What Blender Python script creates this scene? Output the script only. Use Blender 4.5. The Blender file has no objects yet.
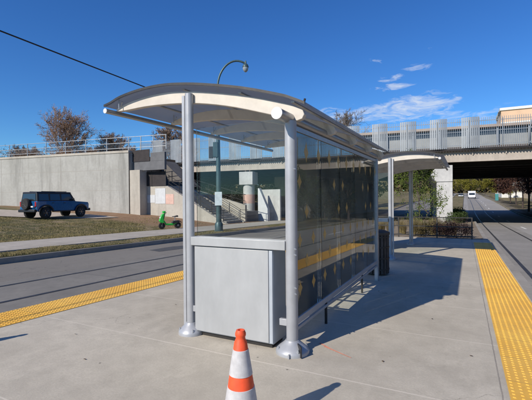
import bpy, bmesh, math, random
from mathutils import Vector, Matrix, noise as mnoise
R = math.radians
PI = math.pi
sc = bpy.context.scene
COL = sc.collection
random.seed(7)

# ------------------------------------------------------------------ materials
def nt(name):
    m = bpy.data.materials.new(name); m.use_nodes = True
    t = m.node_tree; t.nodes.clear()
    o = t.nodes.new('ShaderNodeOutputMaterial'); b = t.nodes.new('ShaderNodeBsdfPrincipled')
    t.links.new(b.outputs[0], o.inputs[0])
    return m, t, b, o
def N(t, typ, **kw):
    n = t.nodes.new(typ)
    for k, v in kw.items():
        if k.startswith('i_'):
            key = k[2:]
            key = int(key) if key.isdigit() else key.replace('_', ' ')
            n.inputs[key].default_value = v
        else: setattr(n, k, v)
    return n
def L(t, a, b): t.links.new(a, b)
def c4(c): return (c[0], c[1], c[2], 1)
def coords(t, world=True):
    if world:
        g = N(t, 'ShaderNodeNewGeometry'); return g.outputs['Position']
    g = N(t, 'ShaderNodeTexCoord'); return g.outputs['Object']
def ramp(t, fac, stops):
    r = N(t, 'ShaderNodeValToRGB'); e = r.color_ramp.elements
    while len(e) < len(stops): e.new(.5)
    for i, (p, c) in enumerate(stops):
        e[i].position = p; e[i].color = c4(c) if len(c) == 3 else c
    L(t, fac, r.inputs[0]); return r.outputs[0]
def nz(t, vec, scale, detail=4, rough=.6, stretch=None):
    if stretch:
        mp = N(t, 'ShaderNodeMapping'); mp.inputs['Scale'].default_value = stretch
        L(t, vec, mp.inputs[0]); vec = mp.outputs[0]
    n = N(t, 'ShaderNodeTexNoise'); n.inputs['Scale'].default_value = scale
    n.inputs['Detail'].default_value = detail; n.inputs['Roughness'].default_value = rough
    L(t, vec, n.inputs['Vector']); return n.outputs[0]
def mixc(t, fac, a, b, mode='MIX'):
    m = N(t, 'ShaderNodeMix', data_type='RGBA', blend_type=mode)
    for k, v in ((0, fac), (6, a), (7, b)):
        if isinstance(v, (int, float)): m.inputs[k].default_value = v
        elif isinstance(v, tuple): m.inputs[k].default_value = c4(v)
        else: L(t, v, m.inputs[k])
    return m.outputs[2]
def M2(t, op, a, b=None, c=None, clamp=False):
    m = N(t, 'ShaderNodeMath', operation=op); m.use_clamp = clamp
    for i, v in enumerate((a, b, c)):
        if v is None: continue
        if isinstance(v, (int, float)): m.inputs[i].default_value = v
        else: L(t, v, m.inputs[i])
    return m.outputs[0]
def bump(t, b, h, strength=.3, dist=.01):
    n = N(t, 'ShaderNodeBump'); n.inputs['Strength'].default_value = strength
    n.inputs['Distance'].default_value = dist
    L(t, h, n.inputs['Height']); L(t, n.outputs[0], b.inputs['Normal'])
def mat(name, col, rough=.6, metal=0, var=.12, scale=3., bmp=0, bscale=40, col2=None, world=False, spec=.5, coat=0, detail=5, stretch=None, bdist=.004):
    m, t, b, o = nt(name)
    v = coords(t, world)
    f = nz(t, v, scale, detail, .65, stretch)
    c2 = col2 or tuple(min(1, x*(1+var*1.6)) for x in col)
    c1 = tuple(x*(1-var*1.6) for x in col) if not col2 else col
    L(t, ramp(t, f, [(.3, c1), (.7, c2)]), b.inputs['Base Color'])
    b.inputs['Roughness'].default_value = rough; b.inputs['Metallic'].default_value = metal
    b.inputs['Specular IOR Level'].default_value = spec
    b.inputs['Coat Weight'].default_value = coat
    if rough > .2:
        r2 = nz(t, v, scale*3, 3)
        L(t, M2(t, 'MULTIPLY_ADD', r2, .25, rough-.125, True), b.inputs['Roughness'])
    if bmp: bump(t, b, nz(t, v, bscale, 6), bmp, bdist)
    return m

def concrete_mat(name, c_lo, c_hi, joints=None, stains=.5, streak=False, speck=True, rough=.85):
    """weathered concrete: large mottling, mid blotches, fine grain, optional joints (list of (axis, period, offset, width, colour))"""
    m, t, b, o = nt(name); v = coords(t)
    big = nz(t, v, .55, 5, .6); mid = nz(t, v, 4.5, 6, .7); fine = nz(t, v, 60, 4, .7)
    col = ramp(t, big, [(.34, c_lo), (.66, c_hi)])
    col = mixc(t, M2(t, 'MULTIPLY', ramp(t, mid, [(.35, (1, 1, 1)), (.6, (0, 0, 0))]), .35), col, tuple(x*.72 for x in c_lo))
    col = mixc(t, M2(t, 'MULTIPLY', ramp(t, fine, [(.35, (1, 1, 1)), (.65, (0, 0, 0))]), .4), col, tuple(x*.75 for x in c_lo))
    if streak:
        s = nz(t, v, 1.0, 5, .7, (1.2, 1.2, .12))
        col = mixc(t, M2(t, 'MULTIPLY', ramp(t, s, [(.5, (0, 0, 0)), (.68, (1, 1, 1))]), stains), col, tuple(x*.55 for x in c_lo))
    else:
        s = nz(t, v, 1.7, 7, .75)
        col = mixc(t, M2(t, 'MULTIPLY', ramp(t, s, [(.58, (0, 0, 0)), (.72, (1, 1, 1))]), stains), col, tuple(x*.62 for x in c_lo))
    if speck:
        vo = N(t, 'ShaderNodeTexVoronoi'); vo.inputs['Scale'].default_value = 2.3; L(t, v, vo.inputs['Vector'])
        sp = ramp(t, vo.outputs['Distance'], [(.018, (1, 1, 1)), (.035, (0, 0, 0))])
        col = mixc(t, M2(t, 'MULTIPLY', sp, .7), col, (.05, .045, .04))
    gum = N(t, 'ShaderNodeTexVoronoi'); gum.inputs['Scale'].default_value = 1.25; L(t, v, gum.inputs['Vector'])
    if speck: col = mixc(t, M2(t, 'MULTIPLY', ramp(t, gum.outputs['Distance'], [(.03, (1, 1, 1)), (.05, (0, 0, 0))]), .45), col, tuple(x*.5 for x in c_lo))
    st2 = nz(t, v, .9, 8, .78, (1, .45, 1))
    if not streak: col = mixc(t, M2(t, 'MULTIPLY', ramp(t, st2, [(.53, (0, 0, 0)), (.62, (1, 1, 1))]), .22), col, tuple(min(1, x*1.22) for x in c_hi))
    ck = N(t, 'ShaderNodeTexVoronoi', feature='DISTANCE_TO_EDGE'); ck.inputs['Scale'].default_value = .42
    cn = N(t, 'ShaderNodeTexNoise'); cn.inputs['Scale'].default_value = 1.7; cn.inputs['Detail'].default_value = 6; L(t, v, cn.inputs['Vector'])
    cs = N(t, 'ShaderNodeVectorMath', operation='MULTIPLY_ADD'); cs.inputs[1].default_value = (1.3, 1.3, 0); L(t, cn.outputs['Color'], cs.inputs[0]); L(t, v, cs.inputs[2]); L(t, cs.outputs[0], ck.inputs['Vector'])
    if speck: col = mixc(t, M2(t, 'MULTIPLY', M2(t, 'MULTIPLY', M2(t, 'LESS_THAN', ck.outputs['Distance'], .0016), ramp(t, big, [(.5, (0, 0, 0)), (.56, (1, 1, 1))])), .55), col, tuple(x*.45 for x in c_lo))
    h = fine
    if joints:
        sep = N(t, 'ShaderNodeSeparateXYZ'); L(t, v, sep.inputs[0])
        wob = M2(t, 'MULTIPLY', M2(t, 'SUBTRACT', nz(t, v, 9, 3), .5), .012)
        for ax, per, off, w, jc in joints:
            a = M2(t, 'ADD', sep.outputs[ax], wob)
            a = M2(t, 'ABSOLUTE', M2(t, 'SUBTRACT', M2(t, 'FLOORED_MODULO', M2(t, 'SUBTRACT', a, off - per/2), per), per/2))
            k = M2(t, 'LESS_THAN', a, w)
            col = mixc(t, M2(t, 'MULTIPLY', k, M2(t, 'ADD', .45, M2(t, 'MULTIPLY', nz(t, v, 3, 2), .6))), col, jc)
    L(t, col, b.inputs['Base Color']); b.inputs['Roughness'].default_value = rough
    b.inputs['Specular IOR Level'].default_value = .3
    bump(t, b, M2(t, 'ADD', fine, M2(t, 'MULTIPLY', mid, 2)), .35, .004)
    return m

M = {}
M['platform'] = concrete_mat('platform_concrete', (.42, .375, .30), (.55, .495, .40),
    joints=[(1, 1.56, 3.30, .0085, (.58, .52, .43)), (0, 5.45, .26, .006, (.22, .195, .165))], stains=.35)
M['sidewalk'] = concrete_mat('sidewalk_concrete', (.36, .32, .26), (.47, .42, .35), joints=[(1, 1.6, .3, .02, (.22, .2, .17))], stains=.4)
M['kerb'] = concrete_mat('kerb_concrete', (.26, .24, .21), (.36, .335, .295), stains=.7)
M['wall'] = concrete_mat('retaining_wall_concrete', (.36, .35, .315), (.44, .43, .395), joints=[(0, 7.6, -26.6, .03, (.25, .23, .2)), (2, 1.85, .6, .018, (.3, .28, .24))], stains=.65, streak=True, speck=False)
M['wall_plain'] = concrete_mat('stair_wall_concrete', (.42, .38, .32), (.50, .46, .39), stains=.5, streak=True, speck=False)
M['pier'] = concrete_mat('pier_concrete', (.45, .44, .42), (.60, .59, .56), stains=.5, streak=True, speck=False)
M['girder'] = concrete_mat('girder_concrete', (.42, .365, .305), (.50, .44, .37), stains=.5, streak=True, speck=False)
def asphalt(name, a, b_, band=None):
    m, t, b, o = nt(name); v = coords(t)
    big = nz(t, v, .35, 5, .6, (1, .25, 1)); fine = nz(t, v, 45, 3, .8); mid = nz(t, v, 2.6, 6, .7)
    col = ramp(t, big, [(.3, a), (.7, b_)])
    col = mixc(t, M2(t, 'MULTIPLY', ramp(t, fine, [(.4, (0, 0, 0)), (.7, (1, 1, 1))]), .4), col, tuple(min(1, x*1.7) for x in b_))
    col = mixc(t, M2(t, 'MULTIPLY', ramp(t, mid, [(.55, (0, 0, 0)), (.75, (1, 1, 1))]), .35), col, tuple(x*.55 for x in a))
    cr = N(t, 'ShaderNodeTexVoronoi', feature='DISTANCE_TO_EDGE'); cr.inputs['Scale'].default_value = .28
    dis = N(t, 'ShaderNodeVectorMath', operation='ADD'); L(t, v, dis.inputs[0])
    nn = N(t, 'ShaderNodeTexNoise'); nn.inputs['Scale'].default_value = .8; L(t, v, nn.inputs['Vector'])
    sc_ = N(t, 'ShaderNodeVectorMath', operation='SCALE'); sc_.inputs['Scale'].default_value = 2.5; L(t, nn.outputs['Color'], sc_.inputs[0])
    L(t, sc_.outputs[0], dis.inputs[1]); L(t, dis.outputs[0], cr.inputs['Vector'])
    col = mixc(t, M2(t, 'MULTIPLY', M2(t, 'LESS_THAN', cr.outputs['Distance'], .003), .3), col, tuple(x*.4 for x in a))
    L(t, col, b.inputs['Base Color']); b.inputs['Roughness'].default_value = .85; b.inputs['Specular IOR Level'].default_value = .3
    bump(t, b, fine, .4, .006)
    return m
M['asphalt'] = asphalt('street_asphalt', (.14, .126, .106), (.185, .169, .143))
M['asphalt_light'] = asphalt('worn_street_asphalt', (.22, .207, .19), (.285, .27, .248))
M['trackslab'] = concrete_mat('track_slab_concrete', (.235, .22, .195), (.30, .28, .25), joints=[(1, 4.5, 1.1, .012, (.12, .11, .1))], stains=.45)
M['trackslab_left'] = concrete_mat('left_track_slab_concrete', (.18, .167, .145), (.235, .218, .19), joints=[(1, 4.5, 2.1, .012, (.09, .085, .08))], stains=.45)
M['rail'] = mat('rail_steel', (.05, .046, .042), .5, .4, .3, 6)
M['patch'] = mat('dark_patch', (.06, .06, .06), .9, 0, .25, 12, .3, 60)
M['whitepaint'] = mat('road_paint_white', (.72, .72, .68), .7, 0, .15, 9)
def tactile():
    m, t, b, o = nt('tactile_yellow'); v = coords(t)
    big = nz(t, v, 1.1, 5, .65); fine = nz(t, v, 14, 4, .7)
    col = ramp(t, big, [(.3, (.64, .33, .035)), (.7, (.80, .47, .07))])
    col = mixc(t, M2(t, 'MULTIPLY', ramp(t, fine, [(.5, (0, 0, 0)), (.75, (1, 1, 1))]), .45), col, (.42, .27, .08))
    st = nz(t, v, 2.4, 6, .7)
    col = mixc(t, M2(t, 'MULTIPLY', ramp(t, st, [(.6, (0, 0, 0)), (.7, (1, 1, 1))]), .35), col, (.5, .3, .1))
    sp_ = N(t, 'ShaderNodeSeparateXYZ'); L(t, v, sp_.inputs[0])
    jt = M2(t, 'LESS_THAN', M2(t, 'ABSOLUTE', M2(t, 'SUBTRACT', M2(t, 'FLOORED_MODULO', sp_.outputs[1], .605), .3025)), .004)
    col = mixc(t, M2(t, 'MULTIPLY', jt, .7), col, (.25, .16, .05))
    tile = N(t, 'ShaderNodeTexWhiteNoise', noise_dimensions='1D'); L(t, M2(t, 'FLOOR', M2(t, 'DIVIDE', M2(t, 'SUBTRACT', sp_.outputs[1], .3025), .605)), tile.inputs['W'])
    col = mixc(t, M2(t, 'MULTIPLY', tile.outputs[0], .22), col, (.62, .40, .12))
    L(t, col, b.inputs['Base Color']); b.inputs['Roughness'].default_value = .65
    return m
M['tactile'] = tactile()
M['post'] = mat('post_silver_paint', (.38, .385, .395), .42, .25, .06, 4, .08, 30)
M['galv'] = mat('galvanised_steel', (.42, .44, .46), .45, .6, .12, 5)
M['cream'] = mat('cream_painted_steel', (.56, .505, .43), .55, 0, .07, 4, .1, 25)
M['cabinet'] = mat('cabinet_grey_paint', (.39, .395, .39), .5, .2, .085, 2.2, .12, 18, detail=9, stretch=(1, 1, .45))
M['cabinet_dark'] = mat('cabinet_side_paint', (.40, .43, .46), .5, .2, .06, 2.5)
M['dark'] = mat('dark_bronze_metal', (.035, .032, .03), .5, .3, .2, 6)
M['black'] = mat('black_plastic', (.02, .02, .022), .5, 0, .2, 8)
M['screen'] = mat('dark_mesh_screen', (.03, .024, .024), .8, .1, .2, 3)
M['canopy_tube'] = mat('tube_aluminium', (.40, .40, .40), .38, .7, .06, 5)
M['capwhite'] = mat('tube_cap_white', (.62, .61, .59), .5, 0, .06, 20)
M['bench'] = mat('bench_grey_metal', (.30, .31, .33), .45, .5, .08, 6)
M['bin'] = mat('bin_brown_slats', (.05, .042, .036), .65, 0, .25, 9)
M['notice'] = mat('notice_paper', (.50, .42, .30), .7, 0, .1, 12)
def roofmat():
    m, t, b, o = nt('roof_tinted_sheet')
    v = coords(t, False)
    b.inputs['Base Color'].default_value = (.20, .215, .235, 1); b.inputs['Roughness'].default_value = .32
    L(t, ramp(t, nz(t, v, 1.3, 4), [(.3, (.22, .23, .25)), (.7, (.30, .31, .33))]), b.inputs['Base Color'])
    tr = N(t, 'ShaderNodeBsdfTransparent'); tr.inputs[0].default_value = (.60, .63, .68, 1)
    tl = N(t, 'ShaderNodeBsdfTranslucent'); tl.inputs[0].default_value = (.36, .38, .41, 1)
    m1 = N(t, 'ShaderNodeMixShader'); m1.inputs[0].default_value = .4
    L(t, b.outputs[0], m1.inputs[1]); L(t, tl.outputs[0], m1.inputs[2])
    m2 = N(t, 'ShaderNodeMixShader'); m2.inputs[0].default_value = .3
    L(t, m1.outputs[0], m2.inputs[1]); L(t, tr.outputs[0], m2.inputs[2]); L(t, m2.outputs[0], o.inputs[0])
    return m
M['roof'] = roofmat()
def glassmat(name, tint, ior=1.5, rough=.0, dust_veil=.012):
    m, t, b, o = nt(name); t.nodes.remove(b)
    v = coords(t, False)
    fr = N(t, 'ShaderNodeFresnel'); fr.inputs[0].default_value = ior
    tr = N(t, 'ShaderNodeBsdfTransparent'); tr.inputs[0].default_value = c4(tint)
    gl = N(t, 'ShaderNodeBsdfGlossy'); gl.inputs['Roughness'].default_value = rough; gl.inputs[0].default_value = (1, 1, 1, 1)
    mx = N(t, 'ShaderNodeMixShader'); L(t, fr.outputs[0], mx.inputs[0]); L(t, tr.outputs[0], mx.inputs[1]); L(t, gl.outputs[0], mx.inputs[2])
    df = N(t, 'ShaderNodeBsdfDiffuse'); df.inputs[0].default_value = (.5, .5, .48, 1)
    tlg = N(t, 'ShaderNodeBsdfTranslucent'); tlg.inputs[0].default_value = (.54, .53, .45, 1)
    mdt = N(t, 'ShaderNodeMixShader'); mdt.inputs[0].default_value = .7; L(t, df.outputs[0], mdt.inputs[1]); L(t, tlg.outputs[0], mdt.inputs[2])  # pale veil of dust and haze, mixed in to brighten dark glass
    m3 = N(t, 'ShaderNodeMixShader')
    L(t, M2(t, 'MULTIPLY', ramp(t, nz(t, v, 2.2, 6, .7), [(.3, (.2, .2, .2)), (.8, (1, 1, 1))]), dust_veil*3), m3.inputs[0])
    L(t, mx.outputs[0], m3.inputs[1]); L(t, mdt.outputs[0], m3.inputs[2]); L(t, m3.outputs[0], o.inputs[0])
    return m
M['glass'] = glassmat('shelter_side_glass', (.86, .92, .91), 1.58, 0, .026)
M['glass_low'] = glassmat('shelter_lower_glass', (.95, .97, .96), 1.55)
M['glass_end'] = glassmat('shelter_end_glass', (.93, .96, .95), 1.3, 0, .004)
def fritmat():
    m, t, b, o = nt('diamond_frit'); b.inputs['Base Color'].default_value = (.66, .40, .09, 1); b.inputs['Roughness'].default_value = .5
    tr = N(t, 'ShaderNodeBsdfTransparent'); mx = N(t, 'ShaderNodeMixShader')
    v = coords(t, False)
    L(t, M2(t, 'MULTIPLY_ADD', nz(t, v, 1.5, 2), .3, .25), mx.inputs[0]); L(t, b.outputs[0], mx.inputs[1]); L(t, tr.outputs[0], mx.inputs[2])
    L(t, mx.outputs[0], o.inputs[0]); return m
M['frit'] = fritmat()
M['orange'] = mat('cone_orange', (.80, .09, .025), .5, 0, .1, 14, .05, 40)
M['conewhite'] = mat('cone_reflective_white', (.50, .485, .475), .45, 0, .08, 25, .1, 60)
M['teal'] = mat('lamp_post_teal', (.055, .095, .10), .45, .3, .12, 5)
M['lampglass'] = mat('lamp_globe', (.26, .29, .31), .15, 0, .05, 5)
M['signwhite'] = mat('sign_white', (.55, .60, .62), .5, 0, .08, 6)
M['suvblue'] = mat('suv_blue_paint', (.008, .13, .34), .25, .35, .05, 3, coat=.8)
M['suvblack'] = mat('suv_black_trim', (.012, .013, .016), .45, 0, .15, 5)
M['suvglass'] = mat('vehicle_glass', (.02, .028, .035), .06, 0, .05, 3, coat=.5)
M['tyre'] = mat('tyre_rubber', (.018, .017, .017), .85, 0, .2, 12)
M['rim'] = mat('wheel_rim', (.22, .20, .18), .35, .8, .1, 8)
M['red'] = mat('tail_light_red', (.35, .01, .01), .25, 0, .05, 5)
M['headlamp'] = mat('headlamp_lens', (.6, .62, .62), .12, 0, .05, 5)
M['green'] = mat('moped_green', (.02, .42, .05), .4, 0, .08, 6)
M['fence'] = mat('fence_aluminium', (.26, .28, .30), .45, .25, .1, 1.2)
M['fence_panel'] = mat('fence_panel_aluminium', (.265, .285, .30), .5, .2, .08, 1.2)
M['wallrail'] = mat('railing_galvanised', (.27, .285, .30), .5, .3, .1, 2)
M['steeldark'] = mat('bridge_dark_steel', (.022, .018, .017), .7, .2, .3, .8)
M['bearing'] = mat('bearing_steel', (.09, .06, .05), .7, .3, .2, 5)
M['deckedge'] = mat('deck_edge_brown', (.10, .08, .07), .8, 0, .15, 2)
M['soffit'] = mat('bridge_soffit', (.12, .11, .10), .9, 0, .2, .7)
M['pinkpanel'] = mat('pink_panel', (.58, .38, .31), .8, 0, .08, 3)
M['whitepanel'] = mat('white_panel', (.53, .54, .54), .8, 0, .06, 3)
M['tan'] = mat('tan_render', (.62, .42, .27), .85, 0, .06, .2)
M['tanroof'] = mat('tan_metal_roof', (.33, .25, .19), .6, 0, .1, .5)
M['offwhite'] = mat('offwhite_wall', (.62, .62, .58), .8, 0, .08, .4)
M['greywall'] = mat('station_wall_grey', (.26, .27, .26), .8, 0, .12, .5)
M['shadeconc'] = mat('shaded_concrete', (.12, .12, .125), .85, 0, .15, .8)  # concrete darkened in colour to stand for walls in shade
M['beige'] = mat('beige_building_wall', (.55, .43, .29), .85, 0, .1, .2)
M['winglass'] = mat('window_glass_dark', (.03, .04, .05), .1, 0, .1, 1)
M['vanwhite'] = mat('van_white', (.58, .58, .58), .4, 0, .03, 1)
M['silver'] = mat('car_silver', (.5, .5, .5), .3, .5, .03, 1)
M['turq'] = mat('turquoise_plastic', (.04, .22, .22), .5, 0, .08, 1)
M['wire'] = mat('wire_black', (.015, .015, .016), .6, 0, .1, 3)
M['spray'] = mat('spray_paint_orange', (.62, .24, .16), .9, 0, .2, 30)
M['leafdry'] = mat('dry_leaf', (.10, .06, .03), .9, 0, .3, 20)
M['bark'] = mat('bark_grey', (.12, .095, .075), .9, 0, .25, 6, .4, 20, world=True)
M['bark_rust'] = mat('bark_brown', (.27, .185, .13), .9, 0, .25, 6, world=True)
M['bark_dark'] = mat('bark_dark', (.06, .045, .038), .9, 0, .25, 6, world=True)
def leafmat(name, a, b_, sc_=1.2, trans=.35):
    m, t, b, o = nt(name); v = coords(t)
    f = nz(t, v, sc_, 3, .7); f2 = nz(t, v, sc_*14, 1, .5)
    f3 = M2(t, 'MULTIPLY_ADD', f2, .6, M2(t, 'MULTIPLY', f, .4))
    col = ramp(t, f3, [(.32, a), (.68, b_)])
    L(t, col, b.inputs['Base Color']); b.inputs['Roughness'].default_value = .7; b.inputs['Specular IOR Level'].default_value = .25
    tl = N(t, 'ShaderNodeBsdfTranslucent'); L(t, col, tl.inputs[0])
    mx = N(t, 'ShaderNodeMixShader'); mx.inputs[0].default_value = trans
    L(t, b.outputs[0], mx.inputs[1]); L(t, tl.outputs[0], mx.inputs[2]); L(t, mx.outputs[0], o.inputs[0])
    return m
M['leaf_rust'] = leafmat('leaf_rust', (.32, .15, .07), (.50, .27, .14))
M['leaf_red'] = leafmat('leaf_dark_red', (.05, .022, .016), (.13, .06, .035))
M['leaf_yel'] = leafmat('leaf_yellow_green', (.12, .13, .02), (.30, .25, .04))
M['leaf_grn'] = leafmat('leaf_green', (.035, .06, .018), (.085, .12, .03))
M['leaf_young'] = leafmat('leaf_young_green', (.06, .10, .02), (.19, .23, .045))
M['leaf_dark'] = leafmat('leaf_evergreen_darkened', (.007, .012, .007), (.022, .03, .016), trans=.1)  # leaf colour darkened to stand in for shade by the overpass
M['leaf_purple'] = leafmat('leaf_purple', (.025, .016, .016), (.075, .042, .04))
M['leaf_brown'] = leafmat('leaf_brown_green', (.06, .045, .02), (.14, .11, .045))
M['grassblade'] = leafmat('grass_blades', (.085, .095, .03), (.42, .33, .16), .5)
M['ornamental'] = leafmat('ornamental_grass', (.15, .13, .05), (.36, .28, .14), 1.5)
def groundmat():
    m, t, b, o = nt('ground_dry_grass'); v = coords(t)
    big = nz(t, v, .28, 5, .65); mid = nz(t, v, 1.8, 6, .7); fine = nz(t, v, 22, 4, .8)
    col = ramp(t, big, [(.35, (.19, .155, .075)), (.65, (.33, .25, .14))])
    col = mixc(t, ramp(t, mid, [(.40, (0, 0, 0)), (.58, (1, 1, 1))]), col, (.085, .095, .035))
    dry = nz(t, v, .75, 4, .6)
    col = mixc(t, ramp(t, dry, [(.52, (0, 0, 0)), (.60, (.85, .85, .85))]), col, (.34, .26, .16))
    col = mixc(t, M2(t, 'MULTIPLY', ramp(t, fine, [(.4, (1, 1, 1)), (.6, (0, 0, 0))]), .5), col, (.07, .055, .03))
    # bare reddish soil near the foot of the retaining wall, pale gravel drive on the left
    sep = N(t, 'ShaderNodeSeparateXYZ'); L(t, v, sep.inputs[0])
    wob = M2(t, 'MULTIPLY', M2(t, 'SUBTRACT', mid, .5), 5)
    d = M2(t, 'ADD', M2(t, 'ADD', sep.outputs[1], wob), M2(t, 'MULTIPLY', sep.outputs[0], .08))
    k = ramp(t, M2(t, 'DIVIDE', M2(t, 'SUBTRACT', d, 17.6), 2.0, clamp=True), [(0, (0, 0, 0)), (1, (1, 1, 1))])
    kx = M2(t, 'LESS_THAN', sep.outputs[0], -12.0); k = M2(t, 'MULTIPLY', k, kx)
    k = M2(t, 'MULTIPLY', k, M2(t, 'LESS_THAN', sep.outputs[1], 40.0))
    soil = ramp(t, mid, [(.3, (.23, .13, .075)), (.7, (.36, .235, .145))])
    col = mixc(t, M2(t, 'MULTIPLY', k, .9), col, soil)
    L(t, col, b.inputs['Base Color']); b.inputs['Roughness'].default_value = .95; b.inputs['Specular IOR Level'].default_value = .15
    bump(t, b, M2(t, 'ADD', fine, mid), .8, .05)
    return m
M['ground'] = groundmat()
M['gravel'] = mat('gravel_drive', (.40, .34, .27), .95, 0, .12, 2, .5, 30, world=True, bdist=.02)
M['mulch'] = mat('mulch', (.21, .165, .115), .95, 0, .3, 6, .6, 25, world=True, bdist=.03)

# ------------------------------------------------------------------ mesh builder
class MB:
    def __init__(s): s.v = []; s.f = []
    def add(s, vs, fs):
        n = len(s.v); s.v += [tuple(p) for p in vs]; s.f += [tuple(i+n for i in f) for f in fs]; return s
    def box(s, x0, y0, z0, x1, y1, z1):
        vs = [(x, y, z) for z in (z0, z1) for (x, y) in ((x0, y0), (x1, y0), (x1, y1), (x0, y1))]
        return s.add(vs, [(3, 2, 1, 0), (4, 5, 6, 7), (0, 1, 5, 4), (1, 2, 6, 5), (2, 3, 7, 6), (3, 0, 4, 7)])
    def obox(s, c, hx, hy, hz, rot=0, tilt=None):
        m = Matrix.Rotation(rot, 3, 'Z')
        if tilt: m = m @ Matrix.Rotation(tilt, 3, 'X')
        vs = [Vector(c) + m @ Vector((x*hx, y*hy, z*hz)) for z in (-1, 1) for (x, y) in ((-1, -1), (1, -1), (1, 1), (-1, 1))]
        return s.add(vs, [(3, 2, 1, 0), (4, 5, 6, 7), (0, 1, 5, 4), (1, 2, 6, 5), (2, 3, 7, 6), (3, 0, 4, 7)])
    def tube(s, p0, p1, r0, r1=None, n=12, caps=True):
        r1 = r0 if r1 is None else r1
        a = Vector(p0); b = Vector(p1); d = (b-a)
        if d.length < 1e-6: return s
        d.normalize()
        u = d.orthogonal().normalized(); w = d.cross(u)
        vs = []
        for (c, r) in ((a, r0), (b, r1)):
            for i in range(n):
                t = 2*PI*i/n; vs.append(c + u*(r*math.cos(t)) + w*(r*math.sin(t)))
        fs = [(i, (i+1) % n, n+(i+1) % n, n+i) for i in range(n)]
        if caps: fs += [tuple(range(n-1, -1, -1)), tuple(range(n, 2*n))]
        return s.add(vs, fs)
    def path(s, pts, r, n=10):
        pts = [Vector(p) for p in pts]; k = len(pts)
        rs = r if isinstance(r, (list, tuple)) else [r]*k
        t0 = (pts[1]-pts[0]).normalized(); u = t0.orthogonal().normalized(); vs = []; 
        for i, p in enumerate(pts):
            t = (pts[min(i+1, k-1)]-pts[max(i-1, 0)]).normalized()
            u = (u - t*u.dot(t)).normalized(); w = t.cross(u)
            for j in range(n):
                a = 2*PI*j/n; vs.append(p + u*(rs[i]*math.cos(a)) + w*(rs[i]*math.sin(a)))
        fs = [(i*n+j, i*n+(j+1) % n, (i+1)*n+(j+1) % n, (i+1)*n+j) for i in range(k-1) for j in range(n)]
        fs += [tuple(range(n-1, -1, -1)), tuple(range((k-1)*n, k*n))]
        return s.add(vs, fs)
    def lathe(s, prof, c=(0, 0, 0), n=24, axis='Z'):
        vs = []
        for (r, h) in prof:
            for j in range(n):
                a = 2*PI*j/n; x, y = r*math.cos(a), r*math.sin(a)
                p = (x, y, h) if axis == 'Z' else ((h, x, y) if axis == 'X' else (y, h, x))
                vs.append((c[0]+p[0], c[1]+p[1], c[2]+p[2]))
        k = len(prof)
        fs = [(i*n+j, i*n+(j+1) % n, (i+1)*n+(j+1) % n, (i+1)*n+j) for i in range(k-1) for j in range(n)]
        fs += [tuple(range(n-1, -1, -1)), tuple(range((k-1)*n, k*n))]
        return s.add(vs, fs)
    def prism(s, poly, a0, a1, axis='Y'):
        """polygon in the other two axes extruded along axis"""
        def P(p, a): return (p[0], a, p[1]) if axis == 'Y' else ((a, p[0], p[1]) if axis == 'X' else (p[0], p[1], a))
        n = len(poly); vs = [P(p, a0) for p in poly] + [P(p, a1) for p in poly]
        fs = [(i, (i+1) % n, n+(i+1) % n, n+i) for i in range(n)] + [tuple(range(n-1, -1, -1)), tuple(range(n, 2*n))]
        return s.add(vs, fs)
    def build(s, name, m, parent=None, smooth=40, bevel=0, loc=None, fix=True):
        me = bpy.data.meshes.new(name); me.from_pydata(s.v, [], s.f); me.update()
        if fix:
            bm = bmesh.new(); bm.from_mesh(me); bmesh.ops.recalc_face_normals(bm, faces=bm.faces[:]); bm.to_mesh(me); bm.free()
        me.materials.append(m)
        if smooth:
            me.polygons.foreach_set('use_smooth', [True]*len(me.polygons))
            me.set_sharp_from_angle(angle=R(smooth))
        o = bpy.data.objects.new(name, me); COL.objects.link(o)
        if parent: o.parent = parent
        if loc: o.location = loc
        if bevel:
            b = o.modifiers.new('edge', 'BEVEL'); b.width = bevel; b.segments = 2; b.limit_method = 'ANGLE'
            b.harden_normals = False
        return o
def tag(o, label=None, cat=None, group=None, kind=None):
    if label: o['label'] = label
    if cat: o['category'] = cat
    if group: o['group'] = group
    if kind: o['kind'] = kind
    return o
def thing(name, label, cat, loc=(0, 0, 0), rz=0, group=None):
    o = bpy.data.objects.new(name, None); COL.objects.link(o); o.location = loc; o.rotation_euler = (0, 0, rz)
    o.empty_display_size = .2
    return tag(o, label, cat, group)
def copy_tree(o, parent=None):
    c = o.copy(); COL.objects.link(c); c.parent = parent
    for ch in list(o.children): copy_tree(ch, c)
    return c
def ss(a, b, x):
    t = max(0., min(1., (x-a)/(b-a))); return t*t*(3-2*t)
def lerp_pts(pts, x):
    if x <= pts[0][0]: return pts[0][1]
    for (a, za), (b, zb) in zip(pts, pts[1:]):
        if x <= b: return za + (zb-za)*(x-a)/(b-a)
    return pts[-1][1]

# ------------------------------------------------------------------ terrain profile
PP = [(-60, 1.27), (36, -.648), (44, -.78), (54, -.86), (66, -.83), (80, -.55), (100, .05), (132, .75), (160, 1.15), (220, 2.6), (420, 6.5), (1500, 6.5)]
def P(y): return lerp_pts(PP, y)
def T(x, y):
    base = P(y)
    if x < -12:
        e = .055*max(0., min(24., -x-16.8)) + .03*max(0., min(14., y-16))*max(0., min(1., (-x-18)/8))
        e *= 1 - ss(27, 34, y)*(1-ss(-26, -30, x))
        e += .05*mnoise.noise(Vector((x*.3, y*.3, 0)))*ss(-16.8, -18.5, x)
        return base - .03 + e
    return base - .03
KX0, KX1 = -12.2, 6.9       # street corridor between the two outer kerbs
xs = [-1500, -700, -300, -150, -100, -80, -60] + [-50+1.0*i for i in range(33)] + [-17.2, -16.8, -16.4, -15.5, -14.5, -13.6, -13, -12.35, -12.3] + [-12.0, -6, 0, 6.6] + [6.95, 7, 8, 9.6, 12, 15, 20, 30, 50, 80, 120, 200, 400, 900, 1500]
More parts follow.
